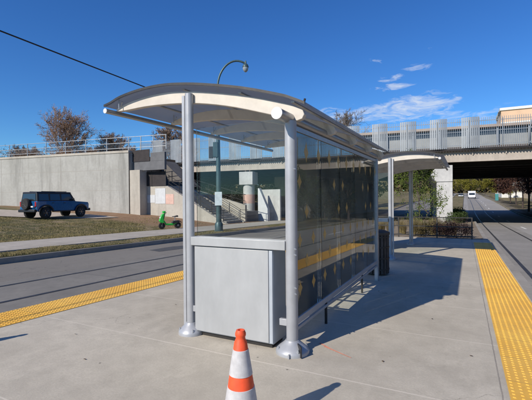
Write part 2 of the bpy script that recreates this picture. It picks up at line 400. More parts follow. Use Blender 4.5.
xs = sorted(set(xs))
ys = [-60, -40, -20, -10] + [-5+1.0*i for i in range(46)] + [42, 44, 48, 54, 60, 66, 72, 80, 90, 100, 116, 132, 146, 160, 190, 220, 300, 420, 800, 1500]
vs = []; fs = []
for y in ys:
    for x in xs:
        z = T(x, y)
        if KX0 < x < KX1: z = P(y) - .6
        vs.append((x, y, z))
nx = len(xs)
for j in range(len(ys)-1):
    for i in range(nx-1):
        a = j*nx+i; fs.append((a, a+1, a+nx+1, a+nx))
MB().add(vs, fs).build('ground', M['ground'], smooth=60)['kind'] = 'structure'

YS = [-40, -20, -10] + list(range(-6, 44, 2)) + [44, 48, 54, 60, 66, 72, 80, 90, 100, 116, 132, 146, 160, 190, 220, 300, 420]
def strip(name, x0, x1, m, off, y0=-40, y1=420, kind='structure', parent=None, thick=0):
    """a sheet (or slab) that follows the lengthwise profile"""
    yy = [y0] + [y for y in YS if y0 < y < y1] + [y1]
    v = []; f = []
    for y in yy: v += [(x0, y, P(y)+off), (x1, y, P(y)+off)]
    for i in range(len(yy)-1): f.append((2*i, 2*i+1, 2*i+3, 2*i+2))
    if thick:
        n = len(v); v += [(x, y, z-thick) for x, y, z in v]
        for i in range(len(yy)-1):
            f += [(2*i, 2*i+2, n+2*i+2, n+2*i), (2*i+1, n+2*i+1, n+2*i+3, 2*i+3)]
        k = 2*(len(yy)-1)
        f += [(0, n, n+1, 1), (k, k+1, n+k+1, n+k)]
    o = MB().add(v, f).build(name, m, parent, smooth=0, fix=bool(thick))
    if kind: o['kind'] = kind
    return o
# streets
strip('road', KX0, -9.35, M['asphalt'], -.22)
strip('road_track_slab', -9.35, -5.0, M['trackslab_left'], -.22)
strip('road_track_slab', .6, 3.45, M['trackslab'], -.22)
strip('road', 3.45, KX1, M['asphalt_light'], -.22)
strip('road_median_base', -5.0, .6, M['asphalt_light'], -.22, 34, 420)
for x in (-7.4, -8.87, 1.45, 2.93):
    strip('tram_rail', x-.05, x+.05, M['rail'], -.214, y1=300)
    
for y in range(-2, 420, 12):
    if y > 330: break
    m = MB(); y0, y1 = y+.0, y+3.
    m.add([(3.95, y0, P(y0)-.214), (4.07, y0, P(y0)-.214), (4.07, y1, P(y1)-.214), (3.95, y1, P(y1)-.214)], [(0, 1, 2, 3)])
    m.build('lane_marking', M['whitepaint'], smooth=0, fix=False)['kind'] = 'structure'
# kerbs, verge and sidewalks
strip('kerb', -12.38, KX0, M['kerb'], -.045, thick=.4)
strip('kerb', KX1, 7.08, M['kerb'], -.045, thick=.4)
strip('sidewalk', -16.75, -13.6, M['sidewalk'], .012, thick=.3, y1=60)
strip('sidewalk', 7.08, 9.7, M['sidewalk'], -.03, thick=.3, y1=300)
# dark irregular patch on the left street
m = MB(); 
pts = [(-10.9, 11.2), (-10.2, 11.0), (-10.0, 13.2), (-10.6, 13.8), (-11.0, 12.6)]
m.add([(x, y, P(y)-.215) for x, y in pts], [tuple(range(5))]); m.build('road_dark_patch', M['patch'], smooth=0, fix=False)['kind'] = 'structure'

# platform
PLAT_END = 19.6
plat = strip('platform', -5.86, .94, M['platform'], 0, -30, PLAT_END, thick=.6)
strip('platform_edge_course', .94, 1.2, M['kerb'], -.12, -30, PLAT_END+.2, thick=.5)
strip('platform_edge_course', -6.1, -5.86, M['kerb'], -.12, -30, PLAT_END+.2, thick=.5)
def tactile_strip(x0, x1, y0, y1, fine_to):
    m = MB()
    yy = [y0] + [y for y in YS if y0 < y < y1] + [y1]
    v = []; f = []
    for y in yy: v += [(x0, y, P(y)+.006), (x1, y, P(y)+.006)]
    for i in range(len(yy)-1): f.append((2*i, 2*i+1, 2*i+3, 2*i+2))
    m.add(v, f)
    d = .0605; nx_ = int((x1-x0)/d); y = max(y0, 0.)+d/2
    while y < fine_to:
        for i in range(nx_):
            x = x0 + (x1-x0-(nx_-1)*d)/2 + i*d; z = P(y)+.006
            k = 7 if y < 9 else 5
            vv = [(x+.0165*math.cos(2*PI*j/k), y+.0165*math.sin(2*PI*j/k), z) for j in range(k)]
            vv += [(x+.009*math.cos(2*PI*j/k), y+.009*math.sin(2*PI*j/k), z+.0065) for j in range(k)]
            m.add(vv, [(j, (j+1) % k, k+(j+1) % k, k+j) for j in range(k)] + [tuple(range(k, 2*k))])
        y += d
    o = m.build('tactile_strip', M['tactile'], smooth=0, fix=False); o['kind'] = 'structure'
tactile_strip(-5.84, -5.16, -30, PLAT_END-.6, 14.0)
tactile_strip(.31, .92, -30, 18.0, 15.5)
# sealant line beside the strips
# spray paint mark and litter flecks on the platform
m = MB(); 
for (x0, y0, x1, y1) in ((-1.36, 3.98, -1.02, 3.80), (-1.44, 4.05, -1.30, 3.96)):
    d = Vector((x1-x0, y1-y0, 0)); nrm = Vector((-d.y, d.x, 0)).normalized()*.012
    a = Vector((x0, y0, P(y0)+.004)); b = Vector((x1, y1, P(y1)+.004))
    m.add([a-nrm, b-nrm*.4, b+nrm*.4, a+nrm], [(0, 1, 2, 3)])
m.build('spray_paint_mark', M['spray'], smooth=0, fix=False)['kind'] = 'structure'

# planted median beyond the platform
strip('median_bed', -5.6, .75, M['mulch'], -.03, PLAT_END+.2, 46, thick=.4)
strip('median_strip', -4.2, -.35, M['ground'], -.05, 46, 260, thick=.3)
strip('kerb', .75, .93, M['kerb'], -.02, PLAT_END+.2, 46, thick=.4)
strip('kerb', -5.78, -5.6, M['kerb'], -.02, PLAT_END+.2, 46, thick=.4)

# gravel drive
gv = []; gf = []
gp = [(-60, 12.5, 16.5), (-45, 13.2, 17.8), (-36, 14.2, 19.2), (-31, 15.3, 20.4), (-27.5, 17.2, 21.5), (-24.5, 19.8, 21.9)]
for gx, ya, yb in gp:
    for k in range(5):
        y = ya+(yb-ya)*k/4; gv.append((gx, y, T(gx, y)+.05))
for i in range(len(gp)-1):
    for k in range(4):
        a = i*5+k; gf.append((a, a+1, a+6, a+5))
MB().add(gv, gf).build('gravel_drive', M['gravel'], fix=False)['kind'] = 'structure'

# ------------------------------------------------------------------ shelters
TOPP = [(-1.26, 2.825), (-1.08, 2.88), (-.75, 2.925), (-.4, 2.935), (-.1, 2.91), (.25, 2.855), (.76, 2.745), (1.22, 2.61), (1.36, 2.555)]
LOBE = [(1.435, 2.515), (1.455, 2.465), (1.43, 2.42), (1.37, 2.405)]
BOTP = [(1.04, 2.51), (.63, 2.63), (.25, 2.715), (-.1, 2.765), (-.43, 2.79), (-.75, 2.80), (-1.08, 2.79), (-1.26, 2.795)]
def refine(pl, n=3):
    out = []
    for i in range(len(pl)-1):
        p0 = pl[max(i-1, 0)]; p1 = pl[i]; p2 = pl[i+1]; p3 = pl[min(i+2, len(pl)-1)]
        for k in range(n):
            t = k/n
            out.append(tuple(.5*((2*p1[c]) + (-p0[c]+p2[c])*t + (2*p0[c]-5*p1[c]+4*p2[c]-p3[c])*t*t + (-p0[c]+3*p1[c]-3*p2[c]+p3[c])*t**3) for c in (0, 1)))
    return out + [pl[-1]]
def flange(x, y, z, r):
    return MB().lathe([(r, 0), (r, .03), (r*.97, .042), (r*.80, .070), (r*.60, .098), (r*.46, .12), (r*.40, .135), (.03, .14)], (x, y, z), 28)
def anchors(x, y, z, r, po):
    for k in range(4):
        a = PI/4+k*PI/2
        MB().lathe([(.014, .035), (.014, .062), (.008, .066), (.008, .082), (.003, .084)], (x+r*.88*math.cos(a), y+r*.88*math.sin(a), z), 6).build('anchor_bolt', M['galv'], po)
def make_shelter(label, loc, sx, length=4.53, diamonds=True, bin_=True):
    """local frame: x towards the glass side (times sx), y along the platform, origin at the foot of the first mid post"""
    root = thing('transit_shelter', label, 'shelter', loc)
    X = lambda x: sx*x
    zb = lambda y: -.02*y       # platform falls away under the shelter
    ye = length
    for (y, tall) in ((0, 1), (ye, 1)):
        p = MB().tube((X(0), y, zb(y)+.1), (X(0), y, 2.855), .05, n=20)
        po = p.build('post', M['post'], root)
        MB().box(min(X(-.095), X(-.058)), y-.02, zb(y)+.09, max(X(-.095), X(-.058)), y+.02, 2.84).build('glazing_bar', M['post'], po)
        flange(X(0), y, zb(y), .15).build('base_flange', M['post'], po); anchors(X(0), y, zb(y), .15, po)
    GX = 1.315
    for y in (0,):
        p = MB().tube((X(GX), y, zb(y)+.1), (X(GX), y, 2.40), .062 if y == 0 else .05, n=24)
        po = p.build('post', M['post'], root)
        f = flange(X(GX), y, zb(y), .175); f.box(X(GX)+.03, y-.19, zb(y)+.005, X(GX)+.045, y-.06, zb(y)+.045)
        f.build('base_flange', M['post'], po); anchors(X(GX), y, zb(y), .175, po)
        q = MB(); q.obox((X(GX)+.115, y-.085, zb(y)+.065), .055, .006, .055, R(-50)); q.build('flange_slot', M['black'], po, smooth=0)
        b = MB()
        for z in (.62, .68, 1.02, 1.08, 1.9): b.tube((X(GX)+.05, y-.03, z), (X(GX)+.067, y-.05, z), .008, n=8)
        b.build('bolts', M['galv'], po)
    # curved beams
    prof = refine(TOPP) + LOBE + refine(BOTP)
    prof = [(X(a), b) for a, b in prof]
    ybeams = [.07 + i*(ye-.2)/4 for i in range(5)]
    for y in ybeams:
        MB().prism(prof, y-.035, y+.035).build('roof_beam', M['cream'], root, smooth=30, bevel=.006)
    # roof sheet
    tp = refine([(-1.38, 2.80)] + TOPP + [(1.50, 2.49)], 3)
    rp = [(X(a), b+.055) for a, b in tp] + [(X(a), b+.075) for a, b in reversed(tp)]
    y0, y1 = -.06, ye+.34
    rs = MB().prism(rp, y0, y1).build('roof_sheet', M['roof'], root, smooth=30)
    e = MB()
    for yy in (y0-.012, y1):
        rp2 = [(X(a), b+.05) for a, b in tp] + [(X(a), b+.079) for a, b in reversed(tp)]
        e.prism(rp2, yy, yy+.012)
    e.build('edge_trim', M['dark'], rs, smooth=30)
    for xq, zq in ((-.98, 2.925), (-.2, 2.955), (.62, 2.80), (1.28, 2.615)):
        MB().box(min(X(xq-.02), X(xq+.02)), y0+.2, zq+.012, max(X(xq-.02), X(xq+.02)), y1-.1, zq+.03).build('purlin', M['galv'], root)
    # front tube with cap and hangers
    t = MB().tube((X(-1.29), -.12, 2.775), (X(-1.29), ye+.3, 2.775), .032, n=16).build('front_tube', M['canopy_tube'], root)
    MB().tube((X(-1.29), -.127, 2.775), (X(-1.29), -.12, 2.775), .033, n=16).build('end_cap', M['capwhite'], t)
    h = MB()
    for y in ybeams: h.tube((X(-1.24), y, 2.80), (X(-1.12), y-.06, 2.90), .008, n=6); h.tube((X(-1.15), y-.09, 2.80), (X(-1.15), y-.09, 2.94), .007, n=6)
    h.build('hanger', M['galv'], t)
    # rear tube above the glass
    t = MB().tube((X(GX-.025), -.27, 2.435), (X(GX-.025), ye+.28, 2.435), .056, n=24).build('rear_tube', M['canopy_tube'], root)
    MB().tube((X(GX-.025), -.28, 2.435), (X(GX-.025), -.27, 2.435), .060, n=24).build('end_cap', M['capwhite'], t)
    # lights / small fittings under the beam end
    MB().tube((X(GX+.14), .02, 2.57), (X(GX+.155), .02, 2.62), .012, n=8).build('roof_clip', M['dark'], root)
    # side glazing
    gx = GX
    rl = MB(); rl.box(X(gx)-.022, .05, .262, X(gx)+.022, ye-.2, .33); 
    rl.build('bottom_rail', M['post'], root, bevel=.004)
    MB().box(X(gx)-.02, .05, .20, X(gx)+.02, ye-.2, .235).build('lower_rail', M['post'], root, bevel=.004)
    MB().box(X(gx)-.02, .05, 2.315, X(gx)+.02, ye-.2, 2.365).build('top_rail', M['canopy_tube'], root)
    n = 5; w = (ye-.36)/n
    for i in range(n):
        a = .1+i*w+.006; b = .1+(i+1)*w-.006
        g = MB().box(X(gx)-.005, a, .95, X(gx)+.005, b, 2.314).build('side_glass', M['glass'], root, smooth=0)
        MB().box(X(gx)-.005, a, .331, X(gx)+.005, b, .948).build('side_glass', M['glass_low'], root, smooth=0)
        if diamonds:
            d = MB(); rng = random.Random(i*3+1)
            for zi, zz in enumerate((.62, .90, 1.14, 1.45, 1.78, 2.12)):
                for q in range(2):
                    yc = a + w*(.25+.5*q) + (w*.25 if zi % 2 else 0) - w*.12
                    if yc+.075 > b or yc-.075 < a: continue
                    if zi in (3, 4) and (i+q) % 2: continue
                    hw, hh = (.062, .085) if zi != 5 else (.07, .12)
                    x = X(gx)+ .0065
                    d.add([(x, yc-hw, zz), (x, yc-hw*.35, zz-hh*.5), (x, yc, zz-hh), (x, yc+hw*.35, zz-hh*.5), (x, yc+hw, zz), (x, yc+hw*.35, zz+hh*.5), (x, yc, zz+hh), (x, yc-hw*.35, zz+hh*.5)], [tuple(range(8))])
            d.build('diamond_frit', M['frit'], g, smooth=0, fix=False)
        if i: MB().box(X(gx)-.004, a-.0085, .331, X(gx)+.004, a-.0035, 2.314).build('glass_seam', M['dark'], root, smooth=0)
    for y in (1.09, 3.05):
        MB().box(X(gx)-.014, y-.014, zb(y), X(gx)+.014, y+.014, .262).build('rail_leg', M['dark'], root)
    MB().box(X(gx)-.035, ye-.27, zb(ye)+.0, X(gx)+.035, ye-.18, 2.38).build('end_mullion', M['galv'], root, bevel=.004)
    # end screen: glass above a rail between the first two posts
    for yq in (0.055,):
        MB().box(min(X(.06), X(gx-.06)), yq, 1.165, max(X(.06), X(gx-.06)), yq+.01, 2.45).build('end_glass', M['glass_end'], root, smooth=0)
    MB().box(min(X(.05), X(gx-.05)), -.06, 1.06, max(X(.05), X(gx-.05)), .06, 1.16).build('end_rail', M['cabinet'], root, bevel=.006)
    MB().box(min(X(.04), X(.12)), -.02, .27, max(X(.04), X(.12)), .02, .34).build('bracket', M['post'], root, bevel=.004)
    MB().box(min(X(gx-.14), X(gx-.05)), -.02, .27, max(X(gx-.14), X(gx-.05)), .02, .34).build('bracket', M['post'], root, bevel=.004)
    # notice board on the far pane
    MB().box(min(X(gx-.03), X(gx-.012)), 3.72, 1.42, max(X(gx-.03), X(gx-.012)), 4.1, 1.86).build('notice_board', M['notice'], root)
    # bench of steel slats along the glass
    be = MB()
    xa, xb = X(gx-.52), X(gx-.16)
    for x in (xa, X(gx-.40), xb): be.tube((x, 1.15, .47), (x, 3.3, .47), .02, n=8)
    bo = be.build('bench', M['bench'], root)
    for y in (1.2, 1.7, 2.25, 2.8, 3.25):
        MB().box(min(xa, xb), y-.03, .435, max(xa, xb), y+.03, .452).build('seat_bar', M['bench'], bo)
    for y in (1.3, 2.25, 3.15):
        MB().box((xa+xb)/2-.025, y-.025, zb(y), (xa+xb)/2+.025, y+.025, .434).build('bench_leg', M['bench'], bo)
    return root
make_shelter('large curved-roof tram shelter in front with grey cabinet and diamond-patterned glass', (-2.915, 3.67, P(3.67)), 1)
make_shelter('smaller looking second curved-roof shelter further along the platform, beyond the bin', (-1.87, 11.25, P(11.25)), -1)

# cabinet in the end of the near shelter
cab = thing('utility_cabinet', 'tall plain grey metal cabinet between the two front shelter posts', 'cabinet', (-2.31, 3.63, .0))
MB().box(-.515, .0, .062, .455, .012, 1.045).build('door', M['cabinet'], cab, bevel=.004)
MB().box(-.505, .014, .05, .505, .34, 1.05).build('body', M['cabinet_dark'], cab, bevel=.006)
MB().box(-.47, .05, .0, .47, .31, .05).build('plinth', M['dark'], cab)
MB().box(.462, .0, .062, .503, .012, 1.045).build('edge_trim', M['cabinet_dark'], cab, bevel=.003)

# litter bin
bn = thing('litter_bin', 'dark slatted litter bin standing between the two shelters', 'bin', (-1.74, 8.72, P(8.72)))
b = MB()
for k in range(20):
    a = 2*PI*k/20; b.obox((.245*math.cos(a), .245*math.sin(a), .46), .012, .03, .42, a)
b.build('slats', M['bin'], bn)
MB().tube((0, 0, .03), (0, 0, .84), .21, n=24).build('liner', M['black'], bn)
MB().lathe([(.27, .88), (.28, .90), (.275, .94), (.16, .985), (.1, .985)], n=24).build('lid', M['bin'], bn)
r = MB()
for z in (.12, .36, .6, .82): r.lathe([(.258, z), (.268, z), (.268, z+.03), (.258, z+.03)], n=24)
r.build('hoops', M['dark'], bn)

# traffic cones
def make_cone(label, loc):
    c = thing('traffic_cone', label, 'traffic cone', loc, R(20), 'traffic cones on the platform')
    H_, r0, r1 = .70, .135, .030
    def rr(z): return r0+(r1-r0)*(z-.03)/(H_-.03)
    MB().prism([(-.18, -.13), (-.13, -.18), (.13, -.18), (.18, -.13), (.18, .13), (.13, .18), (-.13, .18), (-.18, .13)], 0, .03, 'Z').build('base', M['orange'], c, bevel=.006)
    body = MB().lathe([(rr(.03)+.012, .03), (rr(.04), .045), (rr(.3), .3), (rr(.62), .62), (.033, .64), (.031, .655), (.036, .665), (.036, .68), (.028, H_), (.016, H_), (.014, H_-.03)], n=32).build('body', M['orange'], c)
    for a, b_ in ((.15, .33), (.41, .575)):
        MB().lathe([(rr(a)+.0005, a), (rr(a)+.003, a+.002), (rr(b_)+.003, b_-.002), (rr(b_)+.0005, b_)], n=32).build('reflective_collar', M['conewhite'], body)
    return c
make_cone('orange and white traffic cone standing before the grey cabinet', (-1.33, 2.19, P(2.19)))
k = make_cone('orange and white traffic cone out of view by the left tactile strip, added for its shadow', (-4.98, 1.72, P(1.72)))  # unseen cone, added so that its shadow falls on the platform

# ------------------------------------------------------------------ street lamp
lp = thing('street_lamp', 'tall dark teal street lamp with curved arm on the far verge', 'street lamp', (-13.0, 19.05, P(19.05)-.03), R(27))
lb = MB(); lb.box(-.26, -.26, -.1, .26, .26, .06); lb.lathe([(.24, .06), (.24, .45), (.2, .52), (.17, .58)], n=16)
lb.build('base', M['teal'], lp, bevel=.02)
MB().path([(0, 0, .5), (0, 0, 3), (0, 0, 8.5)], [.165, .14, .085], 14).build('pole', M['teal'], lp)
arm = []
for i in range(15):
    a = PI - i/14*PI*.62; arm.append((1.15+1.15*math.cos(a), 0, 8.5+1.62*math.sin(a)))
ao = MB().path(arm + [(arm[-1][0]+.12, 0, arm[-1][2]-.02)], [.06]*15+[.045], 10).build('arm', M['teal'], lp)
hx, hz = arm[-1][0]+.1, arm[-1][2]
hd = MB().lathe([(.03, .12), (.05, .05), (.06, -.05), (.14, -.12), (.18, -.22), (.19, -.27), (.16, -.29)], (hx, 0, hz), 18).build('lamp_head', M['teal'], lp)
MB().lathe([(.165, -.285), (.17, -.36), (.13, -.48), (.05, -.56), (.01, -.57)], (hx, 0, hz), 18).build('lamp_globe', M['lampglass'], hd)
MB().box(-.20, -.20, 1.55, .22, -.175, 2.35).build('sign_plate', M['signwhite'], lp)
MB().box(-.30, -.16, 4.4, .0, .16, 5.3).build('control_box', M['teal'], lp, bevel=.02)
MB().box(-.55, -.05, 4.35, -.30, .05, 5.05).build('signal_head', M['dark'], lp, bevel=.02)

# ------------------------------------------------------------------ overhead wire
w = MB(); pts = []
for i in range(41):
    y = -6+i*(42.2)/40; t = i/40; pts.append((-7.9, y, 5.22-.048*(y+6)*.66 - .25*math.sin(t*PI)*.2))
w.path(pts, .016, 6); tag(w.build('overhead_wire', M['wire']), 'black overhead wire running down to the bridge above the left track', 'wire')

# ------------------------------------------------------------------ bridge (local frame u along, v away from us)
BR = R(5.7); BO = Vector((0, 36.3, 0))
def bw(u, v, z=0):
    return (BO.x+u*math.cos(BR)-v*math.sin(BR), BO.y+u*math.sin(BR)+v*math.cos(BR), z)
U0, U1, DV = -56., 42., 31.5
br = thing('overpass_bridge', 'wide concrete and steel overpass bridge crossing both streets behind the shelters', 'bridge', tuple(BO), BR)
MB().box(U0, .35, 4.62, U1, .65, 5.61).build('edge_girder', M['girder'], br)
MB().box(U0, .29, 4.55, U1, .75, 4.618).build('girder_flange', M['girder'], br)
MB().box(U0, .0, 5.62, U1, DV, 5.78).build('deck_slab', M['deckedge'], br)
MB().box(U0, -.02, 5.47, U1, .12, 5.615).build('edge_channel', M['steeldark'], br)
tk = MB(); u = U0
while u < U1: tk.box(u-.035, .0, 5.37, u+.035, .10, 5.468); u += .222
tk.build('shadow_teeth', M['steeldark'], br, smooth=0)  # dark teeth added to imitate a serrated shadow below the fence
MB().box(U0, DV-1.1, 4.3, U1, DV-.8, 5.61).build('edge_girder', M['girder'], br)
g = MB()
for k in range(9):
    v = 3.6+k*3.1
    g.box(U0, v-.02, 4.32, U1, v+.02, 5.61)
    br_ = MB().box(U0, v-.02, 4.36, U1, v+.02, 5.61).box(U0, v-.2, 4.32, U1, v+.2, 4.36).build('inner_girder', M['steeldark'], br)
cb = MB(); u = U0+2
while u < U1:
    for k in range(8):
        v = 3.6+k*3.1
        cb.tube((u, v+.05, 4.45), (u, v+3.05, 5.5), .05, n=4); cb.tube((u, v+.05, 5.5), (u, v+3.05, 4.45), .05, n=4)
        cb.box(u-.04, v+.02, 4.4, u+.04, v+.3, 5.58)
    cb.box(u-.05, .66, 4.7, u+.05, 3.57, 4.85); u += 5.2
cb.build('cross_bracing', M['steeldark'], br)
st = MB(); u = U0+1
while u < U1: st.box(u-.03, .25, 5.1, u+.03, .349, 5.61); u += 2.42
st.build('stiffener', M['girder'], br)

# picket fence standing on the deck edge, with bulging slat panels
fz0, fz1 = 5.62, 8.12
U0 = -33.5
fn = thing('picket_fence', 'tall grey vertical-picket fence along the near edge of the overpass', 'fence', tuple(BO), BR)
pk = MB(); u = U0
clusters = [(-1.98+2.42*k*(-1)-.6, -1.98+2.42*k*(-1)+.6) for k in range(-1, 13)]
clusters = [(c0 if not (-3 < c0 < 0) else c0, c1) for c0, c1 in clusters]
def incl(u): return any(a-.03 < u < b+.03 for a, b in clusters)
while u < 24:
    if not incl(u): pk.box(u-.018, -.055, fz0, u+.018, -.022, fz1)
    u += .148
pk.build('pickets', M['fence'], fn, smooth=0)
for z in (5.9, 7.02, 7.86):
    MB().box(U0, -.018, z-.022, 24, .022, z+.022).build('rail', M['fence'], fn, smooth=0)
pp = MB(); u = U0
for a, b in clusters:
    c = MB(); n = 9
    for i in range(n):
        t = i/(n-1); uu = a+(b-a)*t; bul = math.sin(t*PI)
        c.obox((uu, -.06-.09*bul, (fz0+fz1)/2+.05), .058, .018, (fz1-fz0)/2+.03, -math.cos(t*PI)*.22)
    for z in (5.9, 7.02, 7.95):
        c.path([(a+(b-a)*q/8, -.03-.08*math.sin(q/8*PI), z) for q in range(9)], .02, 4)
    c.build('slat_panel', M['fence_panel'], fn, smooth=0)
for k in range(24):
    u = U0+k*2.42
    MB().box(u-.04, .03, 5.782, u+.04, .11, 8.0).build('post', M['fence'], fn, smooth=0)
# arched end frame on the right
af = MB()
for du in (0, .35, .7, 1.05, 1.4, 1.75):
    pts = [(4.55+du, -.1, 5.7), (4.55+du, -.35, 6.6), (4.6+du, -.5, 7.3), (4.75+du, -.5, 7.85), (5.0+du, -.4, 8.25), (5.4+du, -.25, 8.42)]
    af.path(pts, .055, 5)
for z in (5.85, 7.0): af.box(4.5, -.45 if z > 6 else -.2, z, 6.4, -.38 if z > 6 else -.1, z+.06)
tag(af.build('arched_screen', M['fence_panel']), 'arched light metal screen frame at right end of the overpass fence', 'screen').location = BO
bpy.data.objects['arched_screen'].rotation_euler = (0, 0, BR)

# low station building on the deck
sb = thing('station_canopy', 'low tan-roofed canopy on the overpass seen through its picket fence', 'canopy', bw(0, 7.5), BR)
MB().box(-12, -.3, 8.45, 9, 3.6, 8.70).build('roof', M['tanroof'], sb)
MB().box(-12, .3, 7.75, 9, 2.8, 8.44).build('dark_band', M['winglass'], sb)  # dark glossy strip between roof and wall
MB().box(-12, .2, 5.79, 9, 2.9, 7.74).build('wall', M['greywall'], sb)
for k in range(9): MB().box(-12+k*2.6, -.1, 5.79, -11.85+k*2.6, .05, 8.44).build('post', M['fence'], sb)

# piers
def square_pier(label, u, v, s=1):
    z0 = P(36+v)-.4
    p = thing('bridge_pier', label, 'pier', bw(u, v, 0), BR, 'concrete piers under the overpass')
    MB().box(-.62, -.55, z0, .62, .55, 3.0).build('shaft', M['pier'], p, bevel=.03)
    MB().prism([(-1.05, 3.35), (-.7, 2.9), (.62, 2.9), (.62, 4.30), (-.45, 4.30), (-1.05, 3.75)], -.62, 2.4, 'Y').build('cap', M['pier'], p, bevel=.02)
    MB().box(-.2, -.1, 4.30, .3, .5, 4.548).build('bearing', M['bearing'], p)
    return p
U0 = -56.
square_pier('white square pier at the end of the platform, front edge of the overpass', -1.5, .85)
square_pier('square pier in the shade under the overpass, second back from the planting', -1.5, 11.)
square_pier('square pier in deep shade, farthest back of the median piers', -1.5, 21.)
def round_pier(label, u, v, band=True):
    z0 = -1.1
    p = thing('bridge_pier', label, 'pier', bw(u, v, 0), BR, 'concrete piers under the overpass')
    MB().lathe([(.60, z0), (.60, 3.02)], n=28).build('shaft', M['pier'], p)
    MB().box(-.80, -.7, 3.02, .72, .7, 4.35).build('cap', M['pier'], p, bevel=.03)
    MB().box(-.35, -.2, 4.35, -.22, .2, 4.548).box(.12, -.2, 4.35, .25, .2, 4.548).build('bearing', M['bearing'], p)
    if band: MB().lathe([(.604, 1.1), (.606, 1.12), (.606, 2.0), (.604, 2.02)], n=28).build('painted_band', M['pinkpanel'], p)
    return p
round_pier('round pier with square cap and pink band, seen through the shelter end glass', -20.0, .5)
round_pier('plain round pier standing behind the pink-banded one in the shade', -20.0, 11., False)
round_pier('plain round pier farthest back under the left of the overpass', -20.0, 21., False)
ab = thing('bridge_abutment', 'tall concrete abutment wall holding the right end of the overpass', 'abutment', bw(14, 0, 0), BR)
MB().box(0, .3, -2, 3, DV, 4.31).build('wall', M['pier'], ab)
MB().box(3.2, 1.3, -2, 26, DV-1.5, 4.3).build('backfill', M['ground'], ab)

# ------------------------------------------------------------------ retaining wall, railing and upper ground
WC = Vector((-26.6, 24.9, 0)); WD = Vector((-.987, -.16, 0)).normalized(); WA = math.atan2(WD.y, WD.x)
rw = thing('retaining_wall', 'long pale concrete retaining wall behind the parked blue vehicle', 'wall', tuple(WC), WA)
# local x runs left along the wall, local -y is behind (away from us) because x points left
MB().box(0, -.5, -1, 90, 0, 5.78).build('wall_face', M['wall'], rw)
MB().box(-.03, -.56, 5.78, 90, .05, 6.0).build('coping', M['wall_plain'], rw, bevel=.02)
MB().box(.0, -6.2, -1, .45, -.5, 5.5).build('return_wall', M['wall_plain'], rw)
rr_ = thing('wall_railing', 'grey three-rail metal railing along the top of the retaining wall', 'railing', tuple(WC), WA)
for k in range(0, 38):
    MB().box(.15+k*2.4-.03, -.28, 6.0, .15+k*2.4+.03, -.22, 7.25).build('post', M['wallrail'], rr_, smooth=0)
for k in range(1, 4): MB().box(.15-k*1.28-.03, -.28, 5.99, .15-k*1.28+.03, -.22, 7.25).build('post', M['wallrail'], rr_, smooth=0)
for z in (6.25, 6.72, 7.22):
    MB().tube((-3.75, -.25, z), (89, -.25, z), .028, n=6).build('rail', M['wallrail'], rr_)
mw = MB(); x = .15
while x < 89: mw.box(x-.004, -.254, 6.25, x+.004, -.246, 6.72); x += .16
mw.build('balusters', M['wallrail'], rr_, smooth=0)
# ground held up by the wall
up = MB()
UE = [(-26.9, 25.3), (-26.9, 31.5), (-45, 34), (-58, 42), (-62, 60), (-80, 90), (-200, 260), (-300, 600)]
UL = [(-114, 11.2), (-130, 40), (-160, 60), (-200, 80), (-260, 110), (-320, 160), (-500, 300), (-800, 600)]
up.add([(x, y, 5.7) for x, y in UE]+[(x, y, 5.7) for x, y in UL], [(i, i+1, 9+i, 8+i) for i in range(7)])
up.add([(x, y, 5.7) for x, y in UE]+[(x+5*(i > 1), y+.5, -1.5) for i, (x, y) in enumerate(UE)], [(i+1, i, 8+i, 9+i) for i in range(7)])
up.build('upper_ground', M['ground'], smooth=0, fix=False)['kind'] = 'structure'

# stair wall with panels, dark screens, stair
sw = thing('stair', 'concrete stair with sloping side wall climbing from street to the overpass', 'stair', (-26.45, 25.9, 0), R(3))
MB().box(.0, .0, -1, 3.2, 3.2, 2.80).build('landing', M['wall_plain'], sw)
MB().box(-.14, -.92, -1, 1.0, -.01, 4.22).build('end_pillar', M['wall_plain'], sw)
MB().prism([(3.2, -1), (9.2, -1), (9.2, -.45), (8.9, -.35), (3.2, 2.80)], 0, .35).build('side_wall', M['wall_plain'], sw)
stp = MB()
for k in range(17):
    stp.box(3.2+k*.34, .36, -1, 3.2+(k+1)*.34, 3.0, 2.62-k*.18)
stp.build('steps', M['wall_plain'], sw)
MB().prism([(3.2, -1), (9.2, -1), (9.2, -.45), (8.9, -.35), (3.2, 2.80)], 3.0, 3.3).build('side_wall', M['wall_plain'], sw)
for x0, x1, z0, z1, mm in ((.12, 1.0, 1.35, 2.12, 'pinkpanel'), (1.02, 1.9, 1.3, 2.0, 'whitepanel'), (1.93, 3.05, 1.22, 2.58, 'whitepanel'), (3.08, 3.95, 1.18, 2.05, 'pinkpanel')):
    MB().box(x0, -.02, z0, x1, -.002, z1).build('wall_panel', M[mm], sw)
# upper flight rising back towards the bridge
MB().prism([(0, 2.8), (3.2, 2.8), (0.2, 5.4), (0, 5.4)], 3.22, 5.2).build('upper_flight', M['soffit'], sw)
sr = thing('stair_railing', 'dark metal handrails sloping down beside the concrete stair', 'railing', (-26.45, 25.9, 0), R(3))
for yy in (.18, 3.15):
    h = MB()
    for dz in (.25, .55, .95): h.path([(3.2, yy, 2.8+dz), (8.9, yy, -.35+dz), (9.6, yy, -.35+dz)], .024, 6)
    h.build('handrail', M['dark'], sr)
    for k in range(6):
        x = 3.3+k*1.1; z = 2.8-(x-3.2)*.5526
        MB().tube((x, yy, z-.1), (x, yy, z+.95), .025, n=6).build('post', M['dark'], sr)
ds = thing('dark_screen', 'lower dark brown mesh screen standing on the stair landing', 'screen', (-26.45, 25.85, 0), R(3), 'dark mesh screens by the stair')
MB().box(.03, -.01, 2.80, 3.15, .03, 4.06).build('mesh_panel', M['screen'], ds)
for x in (.02, 1.6, 3.14): MB().box(x-.03, -.03, 2.80, x+.03, -.012, 4.15).build('post', M['dark'], ds)
